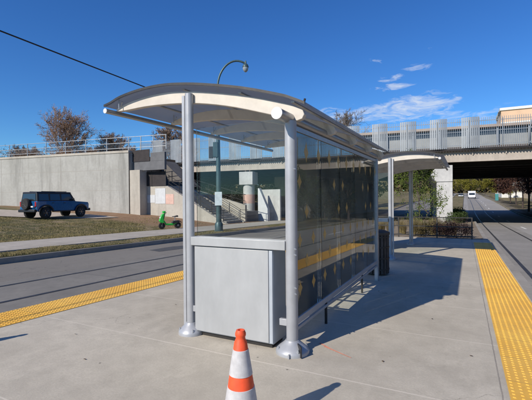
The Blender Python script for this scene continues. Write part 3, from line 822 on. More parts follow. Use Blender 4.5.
ds = thing('dark_screen', 'upper dark brown screen beside the end of the retaining wall', 'screen', (-26.58, 25.35, 0), R(0), 'dark mesh screens by the stair')
MB().box(-.02, 0, 4.98, 2.04, .04, 6.02).build('mesh_panel', M['screen'], ds)
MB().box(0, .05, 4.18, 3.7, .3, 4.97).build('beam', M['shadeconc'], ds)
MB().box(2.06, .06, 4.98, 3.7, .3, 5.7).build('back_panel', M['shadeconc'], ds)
rp_ = thing('ramp_wall', 'beige sloping ramp wall behind the stair foot and left of the round pier', 'wall', (-24.9, 30.5, 0), 0)
MB().prism([(0, -1.2), (7.0, -1.2), (7.0, 1.0), (0, 2.85)], 0, .3).build('wall_face', M['wall_plain'], rp_)
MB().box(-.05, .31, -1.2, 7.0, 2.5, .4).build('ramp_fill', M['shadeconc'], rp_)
hh_ = MB()
for dz in (.35, .95): hh_.tube((0, .15, 2.85+dz), (7, .15, 1.0+dz), .03, n=6)
hh_.build('handrail', M['dark'], rp_)
for k in range(6): MB().tube((.2+k*1.32, .15, 2.75-k*.349), (.2+k*1.32, .15, 3.75-k*.349), .03, n=6).build('railing_post', M['dark'], rp_)

ww = thing('wing_wall', 'narrow white wedge-shaped concrete wall beside the round banded pier', 'wall', (-17.95, 33.4, 0), R(-8))
MB().prism([(-.2, -.9), (.95, -.9), (.95, .6), (-.05, 2.6), (-.2, 2.6)], 0, .35).build('wedge', M['whitepanel'], ww)
MB().box(-.9, 1.4, -.9, 1.5, 1.6, 2.5).build('rear_slab', M['pier'], ww)
ub = MB(); ub.lathe([(.28, -.8), (.28, .35), (.22, .5), (.1, .56), (.01, .57)], n=16)
tag(ub.build('utility_bollard', M['whitepanel'], loc=(-14.9, 33.6, .1)), 'stubby white round-topped utility bollard right of the wedge-shaped wall', 'bollard')
# ------------------------------------------------------------------ vehicles
def wheel(mbx, parent, x, y, z, r, w, side, spokes=6, name='wheel'):
    wo = MB().lathe([(r*.62, -w/2), (r*.9, -w/2), (r, -w*.35), (r, w*.35), (r*.9, w/2), (r*.62, w/2)], (x, y, z), 28, 'Y').build(name, M['tyre'], parent)
    rm = MB(); s = side
    rm.lathe([(r*.63, s*(w/2-.01)), (r*.60, s*(w/2+.005)), (r*.54, s*(w/2-.02)), (r*.5, s*(w/2-.06)), (.02, s*(w/2-.06))], (x, y, z), 24, 'Y')
    for k in range(spokes):
        a = 2*PI*k/spokes
        rm.tube((x, y+s*(w/2-.03), z), (x+r*.56*math.cos(a), y+s*(w/2-.01), z+r*.56*math.sin(a)), .028, n=5)
    rm.lathe([(.07, s*(w/2-.04)), (.07, s*(w/2)), (.03, s*(w/2+.005))], (x, y, z), 12, 'Y')
    rm.build('rim', M['rim'], wo)
    return wo
def arc(cx, cz, r, a0, a1, n=8): return [(cx+r*math.cos(R(a0+(a1-a0)*i/n)), cz+r*math.sin(R(a0+(a1-a0)*i/n))) for i in range(n+1)]
def make_suv(label, loc, rz):
    s = thing('parked_suv', label, 'SUV', loc, rz)
    wb = 2.9; xr, xf = -wb/2, wb/2; wr = .40
    # lower body side profile, x forward
    prof = [(-2.12, .55)] + [(-1.95, .52)] + arc(xr, wr, .50, 180-14, 14)+[(-.6, .50), (.6, .50)] + arc(xf, wr, .50, 180-14, 14) + [(2.05, .52), (2.18, .60), (2.20, .98), (2.12, 1.12), (1.0, 1.20), (.96, 1.22), (-2.10, 1.22), (-2.14, 1.1)]
    MB().prism(prof, -.86, .86).build('body', M['suvblue'], s, smooth=30, bevel=.025)
    # greenhouse pillars and roof
    def fr(x0, x1, x2, x3, z0, z1, w0, w1):
        return [(x0, -w0, z0), (x3, -w0, z0), (x3, w0, z0), (x0, w0, z0), (x1, -w1, z1), (x2, -w1, z1), (x2, w1, z1), (x1, w1, z1)]
    F6 = [(3, 2, 1, 0), (4, 5, 6, 7), (0, 1, 5, 4), (1, 2, 6, 5), (2, 3, 7, 6), (3, 0, 4, 7)]
    MB().add(fr(-2.08, -2.02, .66, 1.0, 1.21, 1.80, .83, .73), F6).build('cabin', M['suvblack'], s, smooth=0, bevel=.03)
    MB().add(fr(-2.06, -2.0, .66, .74, 1.79, 1.87, .745, .70), F6).build('roof', M['suvblack'], s, smooth=0, bevel=.03)
    for sd in (-1, 1):
        for (a, b_) in ((-1.92, -1.18), (-1.08, -.28), (-.18, .58)):
            za, zb_ = 1.28, 1.72
            ya = lambda z: sd*(.83-.10*(z-1.21)/.59+.004)
            top_b = b_ + (.0 if b_ < .5 else .0)
            bx = b_+(.16 if b_ > .5 else 0)
            w_ = MB().add([(a, ya(za), za), (bx, ya(za), za), (top_b-.02, ya(zb_), zb_), (a+.03, ya(zb_), zb_)], [(0, 1, 2, 3)]) 
            vs_ = w_.v[:]; w_.add([(x, y-sd*.02, z) for x, y, z in vs_], [(3, 2, 1, 0)])
            w_.build('side_window', M['suvglass'], s, smooth=0, fix=False)
        for cx in (xr, xf):
            ar = arc(cx, wr, .50, 172, 8, 12); ou = arc(cx, wr, .585, 8, 172, 12)
            MB().prism(ar+ou, sd*.84 if sd > 0 else -.95, .95 if sd > 0 else -.84).build('fender_flare', M['suvblack'], s, smooth=40)
        MB().box(-.95, sd*.88-.03, .46, .95, sd*.88+.03, .54).build('side_step', M['suvblack'], s, bevel=.01)
        MB().box(.62, min(sd*.88, sd*1.04), 1.22, .74, max(sd*.88, sd*1.04), 1.42).build('mirror', M['suvblack'], s, bevel=.02)
        for dx0, dx1 in ((-1.06, -.16), (-.14, .86)):
            d = MB().box(dx0+.02, sd*.861-.004, .56, dx1-.02, sd*.861+.004, 1.19).build('door', M['suvblue'], s, smooth=0, bevel=.003)
            MB().box(dx0+.08, sd*.875-.012, 1.08, dx0+.24, sd*.875+.012, 1.11).build('handle', M['suvblack'], d)
        MB().box(-2.165, sd*.76-.07, .85, -2.10, sd*.76+.07, 1.18).build('tail_light', M['red'], s, bevel=.01)
        MB().lathe([(.10, 2.19), (.10, 2.23), (.04, 2.24)], (0, sd*.62, .92), 16, 'X').build('headlight', M['headlamp'], s)
        for cx in (xr, xf): wheel(None, s, cx, sd*.80, wr, wr, .26, sd)
    MB().box(2.185, -.74, .80, 2.21, .74, 1.04).build('grille', M['suvblack'], s, bevel=.01)
    MB().box(2.12, -.86, .46, 2.36, .86, .66).build('bumper', M['suvblack'], s, bevel=.04)
    MB().box(-2.30, -.84, .46, -2.08, .84, .66).build('bumper', M['suvblack'], s, bevel=.04)
    MB().add([(.735, -.66, 1.78), (1.03, -.77, 1.24), (1.03, .77, 1.24), (.735, .66, 1.78), (.715, -.66, 1.77), (1.01, -.77, 1.23), (1.01, .77, 1.23), (.715, .66, 1.77)], [(0, 1, 2, 3), (7, 6, 5, 4)]).build('windscreen', M['suvglass'], s, smooth=0, fix=False)
    MB().add([(-2.092, -.68, 1.28), (-2.045, -.62, 1.74), (-2.045, .62, 1.74), (-2.092, .68, 1.28)], [(0, 1, 2, 3)]).build('rear_window', M['suvglass'], s, smooth=0, fix=False)
    MB().box(-2.16, -.5, .6, -2.12, .5, 1.2).build('tailgate', M['suvblue'], s, bevel=.01)
    sp = MB().lathe([(.24, -2.17), (.36, -2.17), (.40, -2.22), (.40, -2.36), (.36, -2.42), (.24, -2.42)], (0, 0, 1.02), 28, 'X').build('spare_wheel', M['tyre'], s)
    r_ = MB().lathe([(.25, -2.405), (.22, -2.41), (.2, -2.38), (.02, -2.38)], (0, 0, 1.02), 24, 'X')
    for k in range(6):
        a = 2*PI*k/6; r_.tube((-2.40, 0, 1.02), (-2.405, .22*math.cos(a), 1.02+.22*math.sin(a)), .022, n=5)
    r_.build('rim', M['rim'], sp)
    MB().box(-2.31, -.72, .80, -2.17, -.5, .9).build('plate', M['whitepanel'], s)
    for k in range(2): MB().box(-1.6, (-.62, .58)[k], 1.875, .4, (-.58, .62)[k], 1.92).build('roof_rail', M['suvblack'], s)
    return s
fx, fy = -26.9, 18.2
make_suv('blue boxy SUV with black roof and rear spare wheel parked before the concrete wall', (fx, fy, T(fx, fy)+.03), R(94))

mp = thing('electric_moped', 'bright green seated electric scooter parked at the edge of far sidewalk', 'scooter', (-16.85, 19.15, T(-16.85, 19.15)+.05), R(-122))
def mw_(x):
    wo = MB().lathe([(.13, -.045), (.19, -.045), (.21, -.02), (.21, .02), (.19, .045), (.13, .045)], (x, 0, .21), 24, 'Y').build('wheel', M['tyre'], mp)
    q = MB().lathe([(.135, -.02), (.135, .02)], (x, 0, .21), 20, 'Y')
    q = MB()
    for k in range(6):
        a = PI*k/6*2; q.tube((x, 0, .21), (x+.14*math.cos(a), 0, .21+.14*math.sin(a)), .012, n=5)
    q.lathe([(.04, -.05), (.04, .05)], (x, 0, .21), 12, 'Y'); q.build('rim', M['galv'], wo)
mw_(.52); mw_(-.52)
MB().path([(.52, .06, .21), (.47, .06, .42), (.40, 0, .62), (.32, 0, .98)], .026, 8).path([(.52, -.06, .21), (.47, -.06, .42)], .02, 8).build('fork', M['black'], mp)
MB().prism([(.62, .42), (.70, .52), (.58, .86), (.46, .98), (.36, .96), (.42, .70), (.40, .42), (.5, .36)], -.10, .10).build('front_fairing', M['green'], mp, smooth=50, bevel=.03)
MB().lathe([(.06, .60), (.075, .63), (.06, .66)], (0, 0, .72), 12, 'X').build('headlight', M['headlamp'], mp)
MB().path([(.30, -.30, 1.04), (.34, -.12, 1.0), (.33, 0, .98), (.34, .12, 1.0), (.30, .30, 1.04)], .018, 8).build('handlebar', M['black'], mp)
MB().box(.30, -.13, 1.0, .46, .13, 1.14).build('basket', M['green'], mp, bevel=.02)
MB().path([(.40, 0, .52), (.25, 0, .28), (-.15, 0, .27), (-.45, 0, .36)], [.05, .06, .07, .05], 10).build('frame', M['green'], mp)
MB().prism([(-.62, .40), (-.2, .30), (-.1, .36), (-.2, .50), (-.6, .52)], -.09, .09).build('battery_box', M['black'], mp, bevel=.02)
MB().tube((-.3, 0, .45), (-.34, 0, .74), .022, n=8).build('seat_post', M['galv'], mp)
MB().prism([(-.52, .74), (-.16, .75), (-.14, .79), (-.3, .80), (-.5, .85), (-.54, .80)], -.09, .09).build('seat', M['black'], mp, bevel=.025)
MB().path([(-.25+.0, 0, .28), (-.3, .10, .06), (-.33, .16, .0)], .012, 6).build('kickstand', M['black'], mp)
MB().path([(-.75, 0, .38), (-.66, 0, .46), (-.52, 0, .47), (-.36, 0, .42)], .03, 6).build('mudguard', M['black'], mp)
# far vehicles
def far_vehicle(name, label, cat, x, y, ln, wd, ht, m, rz, boxy):
    v = thing(name, label, cat, (x, y, P(y)-.214), rz)
    if boxy:
        MB().box(-ln/2, -wd/2, .45, ln/2-1.6, wd/2, ht).build('cargo_box', m, v, bevel=.05)
        MB().prism([(ln/2-1.55, .45), (ln/2, .45), (ln/2, 1.2), (ln/2-.35, 2.0), (ln/2-1.55, 2.1)], -wd/2+.1, wd/2-.1).build('cab', m, v, bevel=.05)
        MB().add([(ln/2+.0, -wd/2+.25, 1.25), (ln/2, wd/2-.25, 1.25), (ln/2-.33, wd/2-.3, 1.95), (ln/2-.33, -wd/2+.3, 1.95)], [(0, 1, 2, 3)]).build('windscreen', M['suvglass'], v, smooth=0, fix=False).location.x = .01
    else:
        MB().prism([(-ln/2, .35), (ln/2, .35), (ln/2, .75), (ln/2-.9, .92), (-ln/2+.2, .95), (-ln/2, .8)], -wd/2, wd/2).build('body', m, v, bevel=.06)
        MB().prism([(-ln/2+.3, .94), (ln/2-1.1, .92), (ln/2-1.8, ht), (-ln/2+.9, ht)], -wd/2+.12, wd/2-.12).build('cabin', M['suvglass'], v, bevel=.05)
        MB().prism([(ln/2-1.8, ht), (-ln/2+.9, ht), (-ln/2+.95, ht+.04), (ln/2-1.85, ht+.04)], -wd/2+.13, wd/2-.13).build('roof', m, v)
    for sx_ in (-1, 1):
        MB().box(ln/2-.02, sx_*wd*.36-.15, .62, ln/2+.02, sx_*wd*.36+.15, .78).build('headlight', M['headlamp'], v)
        for xx in (-ln/2+.9, ln/2-.9):
            MB().lathe([(.1, -.1), (.34, -.1), (.34, .1), (.1, .1)], (xx, sx_*(wd/2-.1), .34), 16, 'Y').build('wheel', M['tyre'], v)
    return v
far_vehicle('box_truck', 'white box truck on the street far beyond the bridge', 'truck', 2.3, 158, 6., 2.4, 2.7, M['vanwhite'], R(-90), True)
far_vehicle('silver_car', 'pale car on the street behind the white truck', 'car', -1.4, 177, 4.5, 1.9, 1.5, M['silver'], R(-90), False)
kt = thing('portable_toilet', 'small turquoise cabin on the right sidewalk beyond the bridge', 'cabin', (7.7, 121, P(121)-.03)); kt.scale = (.62, .8, .85)
MB().box(-.6, -.6, 0, .6, .6, 2.1).build('cabin_wall', M['turq'], kt, bevel=.03)
MB().box(-.64, -.64, 2.1, .64, .64, 2.25).build('roof', M['whitepanel'], kt, bevel=.05)
MB().box(-.4, -.62, .1, .4, -.601, 1.9).build('door', M['turq'], kt)

# ------------------------------------------------------------------ platform end railing
rl = thing('platform_railing', 'dark two-rail metal railing closing the far end of the platform', 'railing', (0, PLAT_END-.12, P(PLAT_END)))
for x in (-4.9, -2.85, -1.15, .28):
    MB().box(x-.025, -.025, 0, x+.025, .025, .98).build('post', M['dark'], rl)
for z in (.13, .55, .965): MB().box(-4.9, -.02, z-.02, .28, .02, z+.02).build('rail', M['dark'], rl)

# ------------------------------------------------------------------ plants
def rnd_dir(rng):
    while 1:
        v = Vector((rng.uniform(-1, 1), rng.uniform(-1, 1), rng.uniform(-1, 1)))
        if .05 < v.length < 1: return v.normalized()
def leaf_quad(vs, fs, p, s, rng):
    d = rnd_dir(rng); u = d.orthogonal().normalized(); w = d.cross(u)
    a = rng.uniform(0, PI); uu = u*math.cos(a)+w*math.sin(a); ww = d.cross(uu)
    n = len(vs); s1 = s*rng.uniform(.6, 1.2)
    vs += [tuple(p-uu*s1*.5), tuple(p+ww*s1*.32), tuple(p+uu*s1*.5), tuple(p-ww*s1*.32)]; fs.append((n, n+1, n+2, n+3))
def grow(rng, h, trunk_r, levels=5, spread=.55, first=.28, kids=(3, 4), up=.25, shrink=.72, seglen=None, wob=.16):
    """recursive branching; returns segments and twig tips"""
    segs = []; tips = []
    def rec(p, d, ln, r, lv):
        k = 3; q = p
        pts = [(Vector(p), r)]
        for i in range(k):
            d = (d + rnd_dir(rng)*wob + Vector((0, 0, up*.15))).normalized()
            q = q + d*(ln/k); rr_ = r*(1-.35*(i+1)/k); pts.append((Vector(q), rr_))
        segs.append((pts, lv))
        if lv >= levels: tips.append((Vector(q), d)); return
        n = rng.randint(*kids)
        for i in range(n):
            nd = (d*(1-spread*.35) + rnd_dir(rng)*spread*1.5 + Vector((0, 0, up*.5))).normalized()
            rec(q, nd, ln*shrink*rng.uniform(.75, 1.1), r*.62, lv+1)
        # side shoots along the branch
        if lv >= 1:
            for i in range(1, k):
                nd = (d + rnd_dir(rng)*1.1).normalized()
                if lv+2 <= levels: rec(pts[i][0], nd, ln*.55, pts[i][1]*.5, lv+2)
    rec(Vector((0, 0, -.3)), Vector((0, 0, 1)), h*first+.3, trunk_r, 0)
    return segs, tips
def leader(rng, h, w, trunk_r, nb=30, levels=3, base=.16):
    """central trunk with rising side limbs that fill a rounded crown"""
    segs = []; tips = []
    tp = [(Vector((.02*h*math.sin(i*1.3), .02*h*math.cos(i*1.7), -.3 if i == 0 else h*i/7*.74)), trunk_r*(1-.85*i/7)) for i in range(8)]
    segs.append((tp, 0))
    def rec(p, d, ln, r_, lv):
        q = Vector(p); pts = [(Vector(p), r_)]
        for i in range(3):
            d = (d+rnd_dir(rng)*.22+Vector((0, 0, .10))).normalized(); q = q+d*ln/3; pts.append((Vector(q), r_*(1-.25*(i+1))))
        segs.append((pts, lv))
        if lv >= levels: tips.append((q, d)); return
        for i in range(1, 4):
            for _ in range(2):
                rec(pts[i][0], (d*.9+rnd_dir(rng)*.85).normalized(), ln*.5*rng.uniform(.7, 1.15), pts[i][1]*.55, lv+1)
    for i in range(nb):
        f = base+(1-base)*.9*(i+.5)/nb; zz = f*h*.95; a = i*2.4+rng.uniform(-.4, .4)
        env = math.sin(PI*min(1, .12+.86*(f-base*.5)/(1-base*.5)))**.7
        el = R(28+40*f); L_ = w*.5*env*rng.uniform(.62, .8)
        rec(Vector((.02*h*math.sin(zz), 0, zz*.85)), Vector((math.cos(a)*math.cos(el), math.sin(a)*math.cos(el), math.sin(el))), L_, trunk_r*.35*(1-f*.6), 1)
    return segs, tips
def tree(label, loc, h, rng_seed, leafm, nleaf=0, leaf=.12, barkm='bark', levels=5, spread=.5, trunk_r=None, first=.25, cat='tree', name='bare_tree', group=None, shrink=.74, jitter=.35, kids=(3, 4), min_r=.012, lead=0):
    rng = random.Random(rng_seed); trunk_r = trunk_r or h*.018
    t = thing(name, label, cat, loc, rng.uniform(0, 6.28), group)
    segs, tips = leader(rng, h, lead, trunk_r, levels=levels) if lead else grow(rng, h, trunk_r, levels, spread, first, shrink=shrink, kids=kids)
    zmax = max(max(p.z for p, r in s) for s, lv in segs); k = h/zmax
    m = MB()
    for pts, lv in segs:
        m.path([(p.x*k, p.y*k, p.z*k if p.z > 0 else p.z) for p, r in pts], [max(min_r, r) for p, r in pts], 8 if lv == 0 else (5 if lv < 3 else 3))
    m.build('trunk', M[barkm], t, fix=False, smooth=60)
    if nleaf:
        vs_ = []; fs_ = []
        for i in range(nleaf):
            p, d = tips[rng.randrange(len(tips))]
            q = p*k + rnd_dir(rng)*rng.uniform(0, jitter)*h*.06
            leaf_quad(vs_, fs_, q, leaf, rng)
        MB().add(vs_, fs_).build('crown', M[leafm], t, fix=False, smooth=0)
    return t
def place_copy(src, label, loc, rz, s=1.):
    c = copy_tree(src); c.location = loc; c.rotation_euler = (0, 0, rz); c.scale = (s, s, s); c['label'] = label; return c
G1 = 'bare trees above the retaining wall'
t1 = tree('large rounded tree with thin rusty leaves above the retaining wall', (-69, 48.8, 5.7), 14.6, 9, 'leaf_rust', 5200, .19, 'bark_rust', levels=4, lead=17, group=G1, jitter=.5, min_r=.022)
t2 = tree('smaller brownish bare tree right of the rusty-leaved one', (-65, 56.5, 5.7), 10.2, 5, 'leaf_brown', 900, .14, 'bark_rust', levels=4, lead=10, group=G1, min_r=.025)
for i, (x, y, s, lab) in enumerate((
    (-113, 66, .95, 'bare tree low above the wall near the left picture edge'),
    (-102, 72, .9, 'bare tree just left of the large rusty tree'),
    (-90, 84, 1.0, 'distant bare tree partly hidden by the rusty tree'),
    (-58, 66, 1.0, 'slim bare tree above the corner end of the retaining wall'),
    (-50, 62, .55, 'bare tree above the stair between wall and first shelter post'),
    (-124, 58, 1.0, 'leftmost bare tree over the wall railing'),
    (-95, 58, .75, 'low bare tree above the wall behind the blue vehicle'), (-78, 62, .7, 'low bare tree directly right of the large rusty tree trunk'))):
    place_copy(t2, lab, (x, y, 5.6), i*1.3, s*1.25)
t3 = tree('tall bare tree rising over the bridge behind the shelter roof', (-22.6, 80, -.6), 21.0, 11, None, 0, levels=4, lead=13, name='bare_tree', min_r=.02)
place_copy(t3, 'bare tree beyond the bridge just left of the taller one', (-31, 88, -.4), 2., .86)

# young green tree and planting in the median
yt = tree('young leafy green tree between the platform end and white pier', (-2.35, 24.0, P(24.0)-.03), 4.6, 21, 'leaf_young', 6500, .10, 'bark_dark', 4, .8, .05, .3, name='young_tree', jitter=1.5, min_r=.007)
yt.scale = (.82, .82, 1)
def shrub(label, loc, rx, ry, h, leafm, n, leaf, seed, name='shrub', group=None, cat='shrub'):
    rng = random.Random(seed); t = thing(name, label, cat, loc, 0, group)
    vs_ = []; fs_ = []; cl = [(Vector((rng.uniform(-.7, .7)*rx, rng.uniform(-.7, .7)*ry, rng.uniform(.25, .8)*h)), rng.uniform(.3, .5)) for _ in range(14)]
    for i in range(n):
        c, r = cl[rng.randrange(len(cl))]
        p = c + Vector((rnd_dir(rng).x*rx*r, rnd_dir(rng).y*ry*r, rnd_dir(rng).z*h*r*.7)); p.z = max(.02, p.z)
        leaf_quad(vs_, fs_, p, leaf, rng)
    MB().add(vs_, fs_).build('foliage', M[leafm], t, fix=False, smooth=0)
    st_ = MB()
    for i in range(12):
        c, r = cl[i]; st_.path([(c.x*.15, c.y*.15, -.05), (c.x*.6, c.y*.6, c.z*.6), tuple(c)], [.012, .009, .005], 4)
    st_.build('stems', M['bark_dark'], t, fix=False)
    return t
z2 = P(21)-.03
shrub('dark purple-leaved shrub behind the railing beside right tactile strip', (-.28, 20.7, z2), .62, .5, .85, 'leaf_purple', 3200, .06, 31)
shrub('second dark purple shrub, between grasses and the purple one by the kerb', (-1.0, 20.9, z2), .45, .45, .72, 'leaf_purple', 2000, .06, 32)
shrub('low brown-green shrub under the young tree', (-1.75, 20.6, z2), .45, .4, .68, 'leaf_brown', 1600, .06, 33)
shrub('rounded green shrub beside the pier foot', (-.6, 33.2, P(33)-.03), .9, .9, 1.0, 'leaf_grn', 2200, .1, 34)
shrub('green shrub further along the median beyond the pier', (-1.2, 44.2, P(44)-.03), 1.2, 1.6, 1.3, 'leaf_grn', 2500, .13, 35)
def grass_clump(label, loc, h, n, seed):
    rng = random.Random(seed); t = thing('ornamental_grass', label, 'grass clump', loc, 0, 'ornamental grasses in the median bed')
    vs_ = []; fs_ = []
    for i in range(n):
        a = rng.uniform(0, 2*PI); r0 = rng.uniform(0, .14); lean = rng.uniform(.05, .55); hh = h*rng.uniform(.6, 1.05)
        bx, by = r0*math.cos(a), r0*math.sin(a); w_ = rng.uniform(.004, .009); px, py = -math.sin(a)*w_, math.cos(a)*w_
        k0 = len(vs_); K = 4
        for j in range(K):
            q = j/(K-1); d = lean*q*q*hh; z = hh*(q-.25*lean*q*q); ww = 1-.85*q
            vs_ += [(bx+math.cos(a)*d-px*ww, by+math.sin(a)*d-py*ww, z), (bx+math.cos(a)*d+px*ww, by+math.sin(a)*d+py*ww, z)]
        for j in range(K-1): fs_.append((k0+2*j, k0+2*j+1, k0+2*j+3, k0+2*j+2))
    MB().add(vs_, fs_).build('blades', M['ornamental'], t, fix=False, smooth=0)
    return t
gc = grass_clump('straw-coloured ornamental grass clump directly behind the railing middle post', (-2.35, 21.0, z2), 1.0, 420, 41)
spots = [(-2.9, 21.6), (-3.5, 21.0), (-2.1, 22.2), (-4.1, 21.5), (-1.5, 22.0), (-3.2, 22.8), (-1.0, 22.6), (-4.6, 20.9), (-2.6, 24.0), (-.5, 22.4), (-4.3, 23.3), (-1.4, 24.8)]
for i, (x, y) in enumerate(spots):
    place_copy(gc, 'straw-coloured ornamental grass clump, one of the row in the planting bed behind the railing', (x, y, P(y)-.03), i*1.1, .75+.3*((i*37) % 10)/10)
gc['label'] = 'straw-coloured ornamental grass clump, one of the row in the planting bed behind the railing'

# leafy trees beyond the bridge
def leafy(label, loc, h, w, leafm, n, leaf, seed, base=.28, name='leafy_tree', group=None, trunk_r=.16, barkm='bark_dark'):
    rng = random.Random(seed); t = thing(name, label, 'tree', loc, 0, group)
    cl = []
    for _ in range(26):
        a = rng.uniform(0, 2*PI); q = rng.random()**.5; zz = rng.uniform(base+.08, .95)
        env = math.sin(PI*min(1, max(0, (zz-base*.6)/(1.05-base*.6)))**.8)
        cl.append((Vector((math.cos(a)*q*w*.5*env, math.sin(a)*q*w*.5*env, zz*h)), rng.uniform(.10, .2)*w))
    vs_ = []; fs_ = []
    for i in range(n):
        c, r = cl[rng.randrange(len(cl))]
        leaf_quad(vs_, fs_, c+rnd_dir(rng)*r*rng.uniform(.3, 1.0)**.5, leaf, rng)
    m = MB(); m.path([(0, 0, -.4), (.05, 0, h*base*.7), (0, .05, h*.6)], [trunk_r, trunk_r*.8, trunk_r*.35], 8)
    for c, r in cl[:16]:
        s0 = Vector((0, 0, h*rng.uniform(base*.8, .5))); m.path([tuple(s0), tuple((s0+c)/2+Vector((0, 0, .1))), tuple(c)], [trunk_r*.4, trunk_r*.25, trunk_r*.1], 5)
    m.build('trunk', M[barkm], t, fix=False)
    MB().add(vs_, fs_).build('crown', M[leafm], t, fix=False, smooth=0)
    return t
gr = 'dark red street trees beyond the bridge'
ra = leafy('dark red street tree nearest the bridge on right sidewalk', (8.6, 70, P(70)), 8.6, 8.5, 'leaf_red', 8000, .26, 51, .33, 'red_tree', gr)
place_copy(ra, 'dark red street tree second from the bridge', (9.2, 82, P(82)), 1.2, .95)
place_copy(ra, 'dark red street tree with slender trunk, third from the bridge', (9.4, 94, P(94)), 2.6, .85)
place_copy(ra, 'dark red street tree farthest from the bridge', (9.3, 104, P(104)), 4., .85)
gy = 'yellow-green trees far along the street'
ya_ = leafy('yellow-green tree on the far left side of the street', (-5, 205, P(205)), 10, 9, 'leaf_yel', 4200, .45, 61, .2, 'yellow_tree', gy)
for i, (x, y, s, lab) in enumerate(((2, 232, 1., 'yellow-green tree at the far end of the street, behind the white truck'), (-9, 165, .8, 'yellow-green tree left of the pale car'),
    (10, 240, 1.05, 'yellow-green tree at the far end of the street, centre of the view'), (12.5, 185, .8, 'yellow-green tree right of the white truck'), (19, 230, 1.1, 'yellow-green tree right of the street end, beyond the turquoise cabin'), (13, 150, .62, 'small yellow-green tree behind the turquoise cabin'), (28, 250, 1.2, 'yellow-green tree farthest right at the street end'))):
    place_copy(ya_, lab, (x, y, P(y)-.2), i*.9, s)
# dark wooded bank behind the left end of the bridge
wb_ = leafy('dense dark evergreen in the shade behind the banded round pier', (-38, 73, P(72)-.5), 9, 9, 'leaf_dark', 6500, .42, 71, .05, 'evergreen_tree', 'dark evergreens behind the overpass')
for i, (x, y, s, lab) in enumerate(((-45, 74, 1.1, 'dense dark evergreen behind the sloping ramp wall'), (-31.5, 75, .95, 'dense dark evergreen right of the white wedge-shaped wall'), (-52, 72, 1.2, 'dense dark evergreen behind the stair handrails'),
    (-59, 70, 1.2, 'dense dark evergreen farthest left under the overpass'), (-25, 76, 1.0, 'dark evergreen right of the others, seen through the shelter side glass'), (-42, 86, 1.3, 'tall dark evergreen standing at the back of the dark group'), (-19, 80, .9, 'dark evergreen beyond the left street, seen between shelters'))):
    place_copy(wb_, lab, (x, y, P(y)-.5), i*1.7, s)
# trees and building to the right of the street (seen in the shelter glass)
rt = leafy('dark green tree on the right pavement mirrored in the shelter glass', (11.5, 14, P(14)), 8, 6, 'leaf_grn', 5000, .28, 81, .25, 'street_tree', 'street trees right of the platform')
for i, (x, y, s) in enumerate(((12, 22, 1.1), (11.8, 30, .95), (11.2, 36, .6), (11, 42, .55))):
    place_copy(rt, 'dark green tree on the right pavement mirrored in the shelter glass', (x, y, P(y)), i+1., s)

# far wooded ridges all round the horizon
def ridge(name, rad, base, h, a0, a1, n, seed, m):
    rg = random.Random(seed); vs_ = []; fs_ = []
    for i in range(n):
        a = R(a0+(a1-a0)*rg.random()); rr2 = rad*rg.uniform(.9, 1.15)
        hh = h*(.55+.45*mnoise.noise(Vector((a*9, seed, 0)))+.15*mnoise.noise(Vector((a*60, seed, 2))))
        z = base+hh*(rg.random()**.8 if rad > 150 else rg.random()**1.25*.9)
        leaf_quad(vs_, fs_, Vector((rr2*math.sin(a), rr2*math.cos(a), z)), min(rad*.013, 8)*(.22 if rad < 150 else 1), rg)
    tag(MB().add(vs_, fs_).build(name, M[m], fix=False, smooth=0), 'far brownish woods along the horizon', 'woods', kind='stuff')
M['leaf_far'] = leafmat('leaf_far', (.07, .06, .03), (.16, .125, .06), .05, .1)
ridge('far_woods', 330, 4, 25, -62, 40, 24000, 3, 'leaf_far')
M['leaf_woods'] = leafmat('leaf_woods', (.11, .075, .05), (.22, .15, .10), .1, .1)
ridge('far_woods', 118, 5.2, 13, -78, -47, 26000, 5, 'leaf_woods')
cy = leafy('dark cone-shaped evergreen on the right pavement mirrored in the shelter glass', (8.0, 34.4, P(34)-.03), 3.1, 2.8, 'leaf_dark', 3800, .16, 91, .05, 'evergreen_shrub')
cz = leafy('slender dark evergreen on the right pavement mirrored in the shelter glass', (7.7, 40.2, P(40)-.03), 5.0, 1.5, 'leaf_dark', 3800, .16, 92, .08, 'evergreen_tree')
# ------------------------------------------------------------------ far buildings
def building(label, x0, y0, x1, y1, z0, z1, m, rows, cols, name='building'):
    b = thing(name, label, 'building', ((x0+x1)/2, (y0+y1)/2, 0))
    hx, hy = (x1-x0)/2, (y1-y0)/2
    MB().box(-hx, -hy, z0, hx, hy, z1).build('wall', M[m], b)
    MB().box(-hx-.3, -hy-.3, z1, hx+.3, hy+.3, z1+.5).build('roof', M['offwhite'], b)
    for r_ in range(rows):
        for c in range(cols):
            zc = z0+2.2+(z1-z0-3)/max(rows, 1)*r_
            xc = -hx+(2*hx)*(c+.5)/cols
            MB().box(xc-.8, -hy-.05, zc, xc+.8, -hy-.01, zc+1.5).build('window', M['winglass'], b)
            if hx < 14: 
                yc = -hy+(2*hy)*(c+.5)/cols
                MB().box(-hx-.05, yc-.8, zc, -hx-.01, yc+.8, zc+1.5).build('window', M['winglass'], b)
    return b
building('low beige building behind the dark red trees beyond the bridge', 14.5, 84, 34, 118, -.6, 5.6, 'beige', 1, 6)
building('beige two-storey building far right along the street', 17, 126, 36, 150, .2, 8, 'beige', 2, 5)
tb = thing('building', 'tall tan building with white coping rising above the overpass fence', 'building', (23.5, 168, 0))
MB().box(-12, -10, .5, 12, 10, 27.5).build('lower_wall', M['offwhite'], tb)
MB().box(-12, -10, 27.5, 12, 10, 31.6).build('upper_wall', M['tan'], tb)
MB().box(-12.4, -10.4, 31.6, 12.4, 10.4, 32.5).build('roof', M['offwhite'], tb)
MB().box(-12.9, -10.5, 29.9, -12.41, -9.6, 31.1).build('bracket', M['dark'], tb)
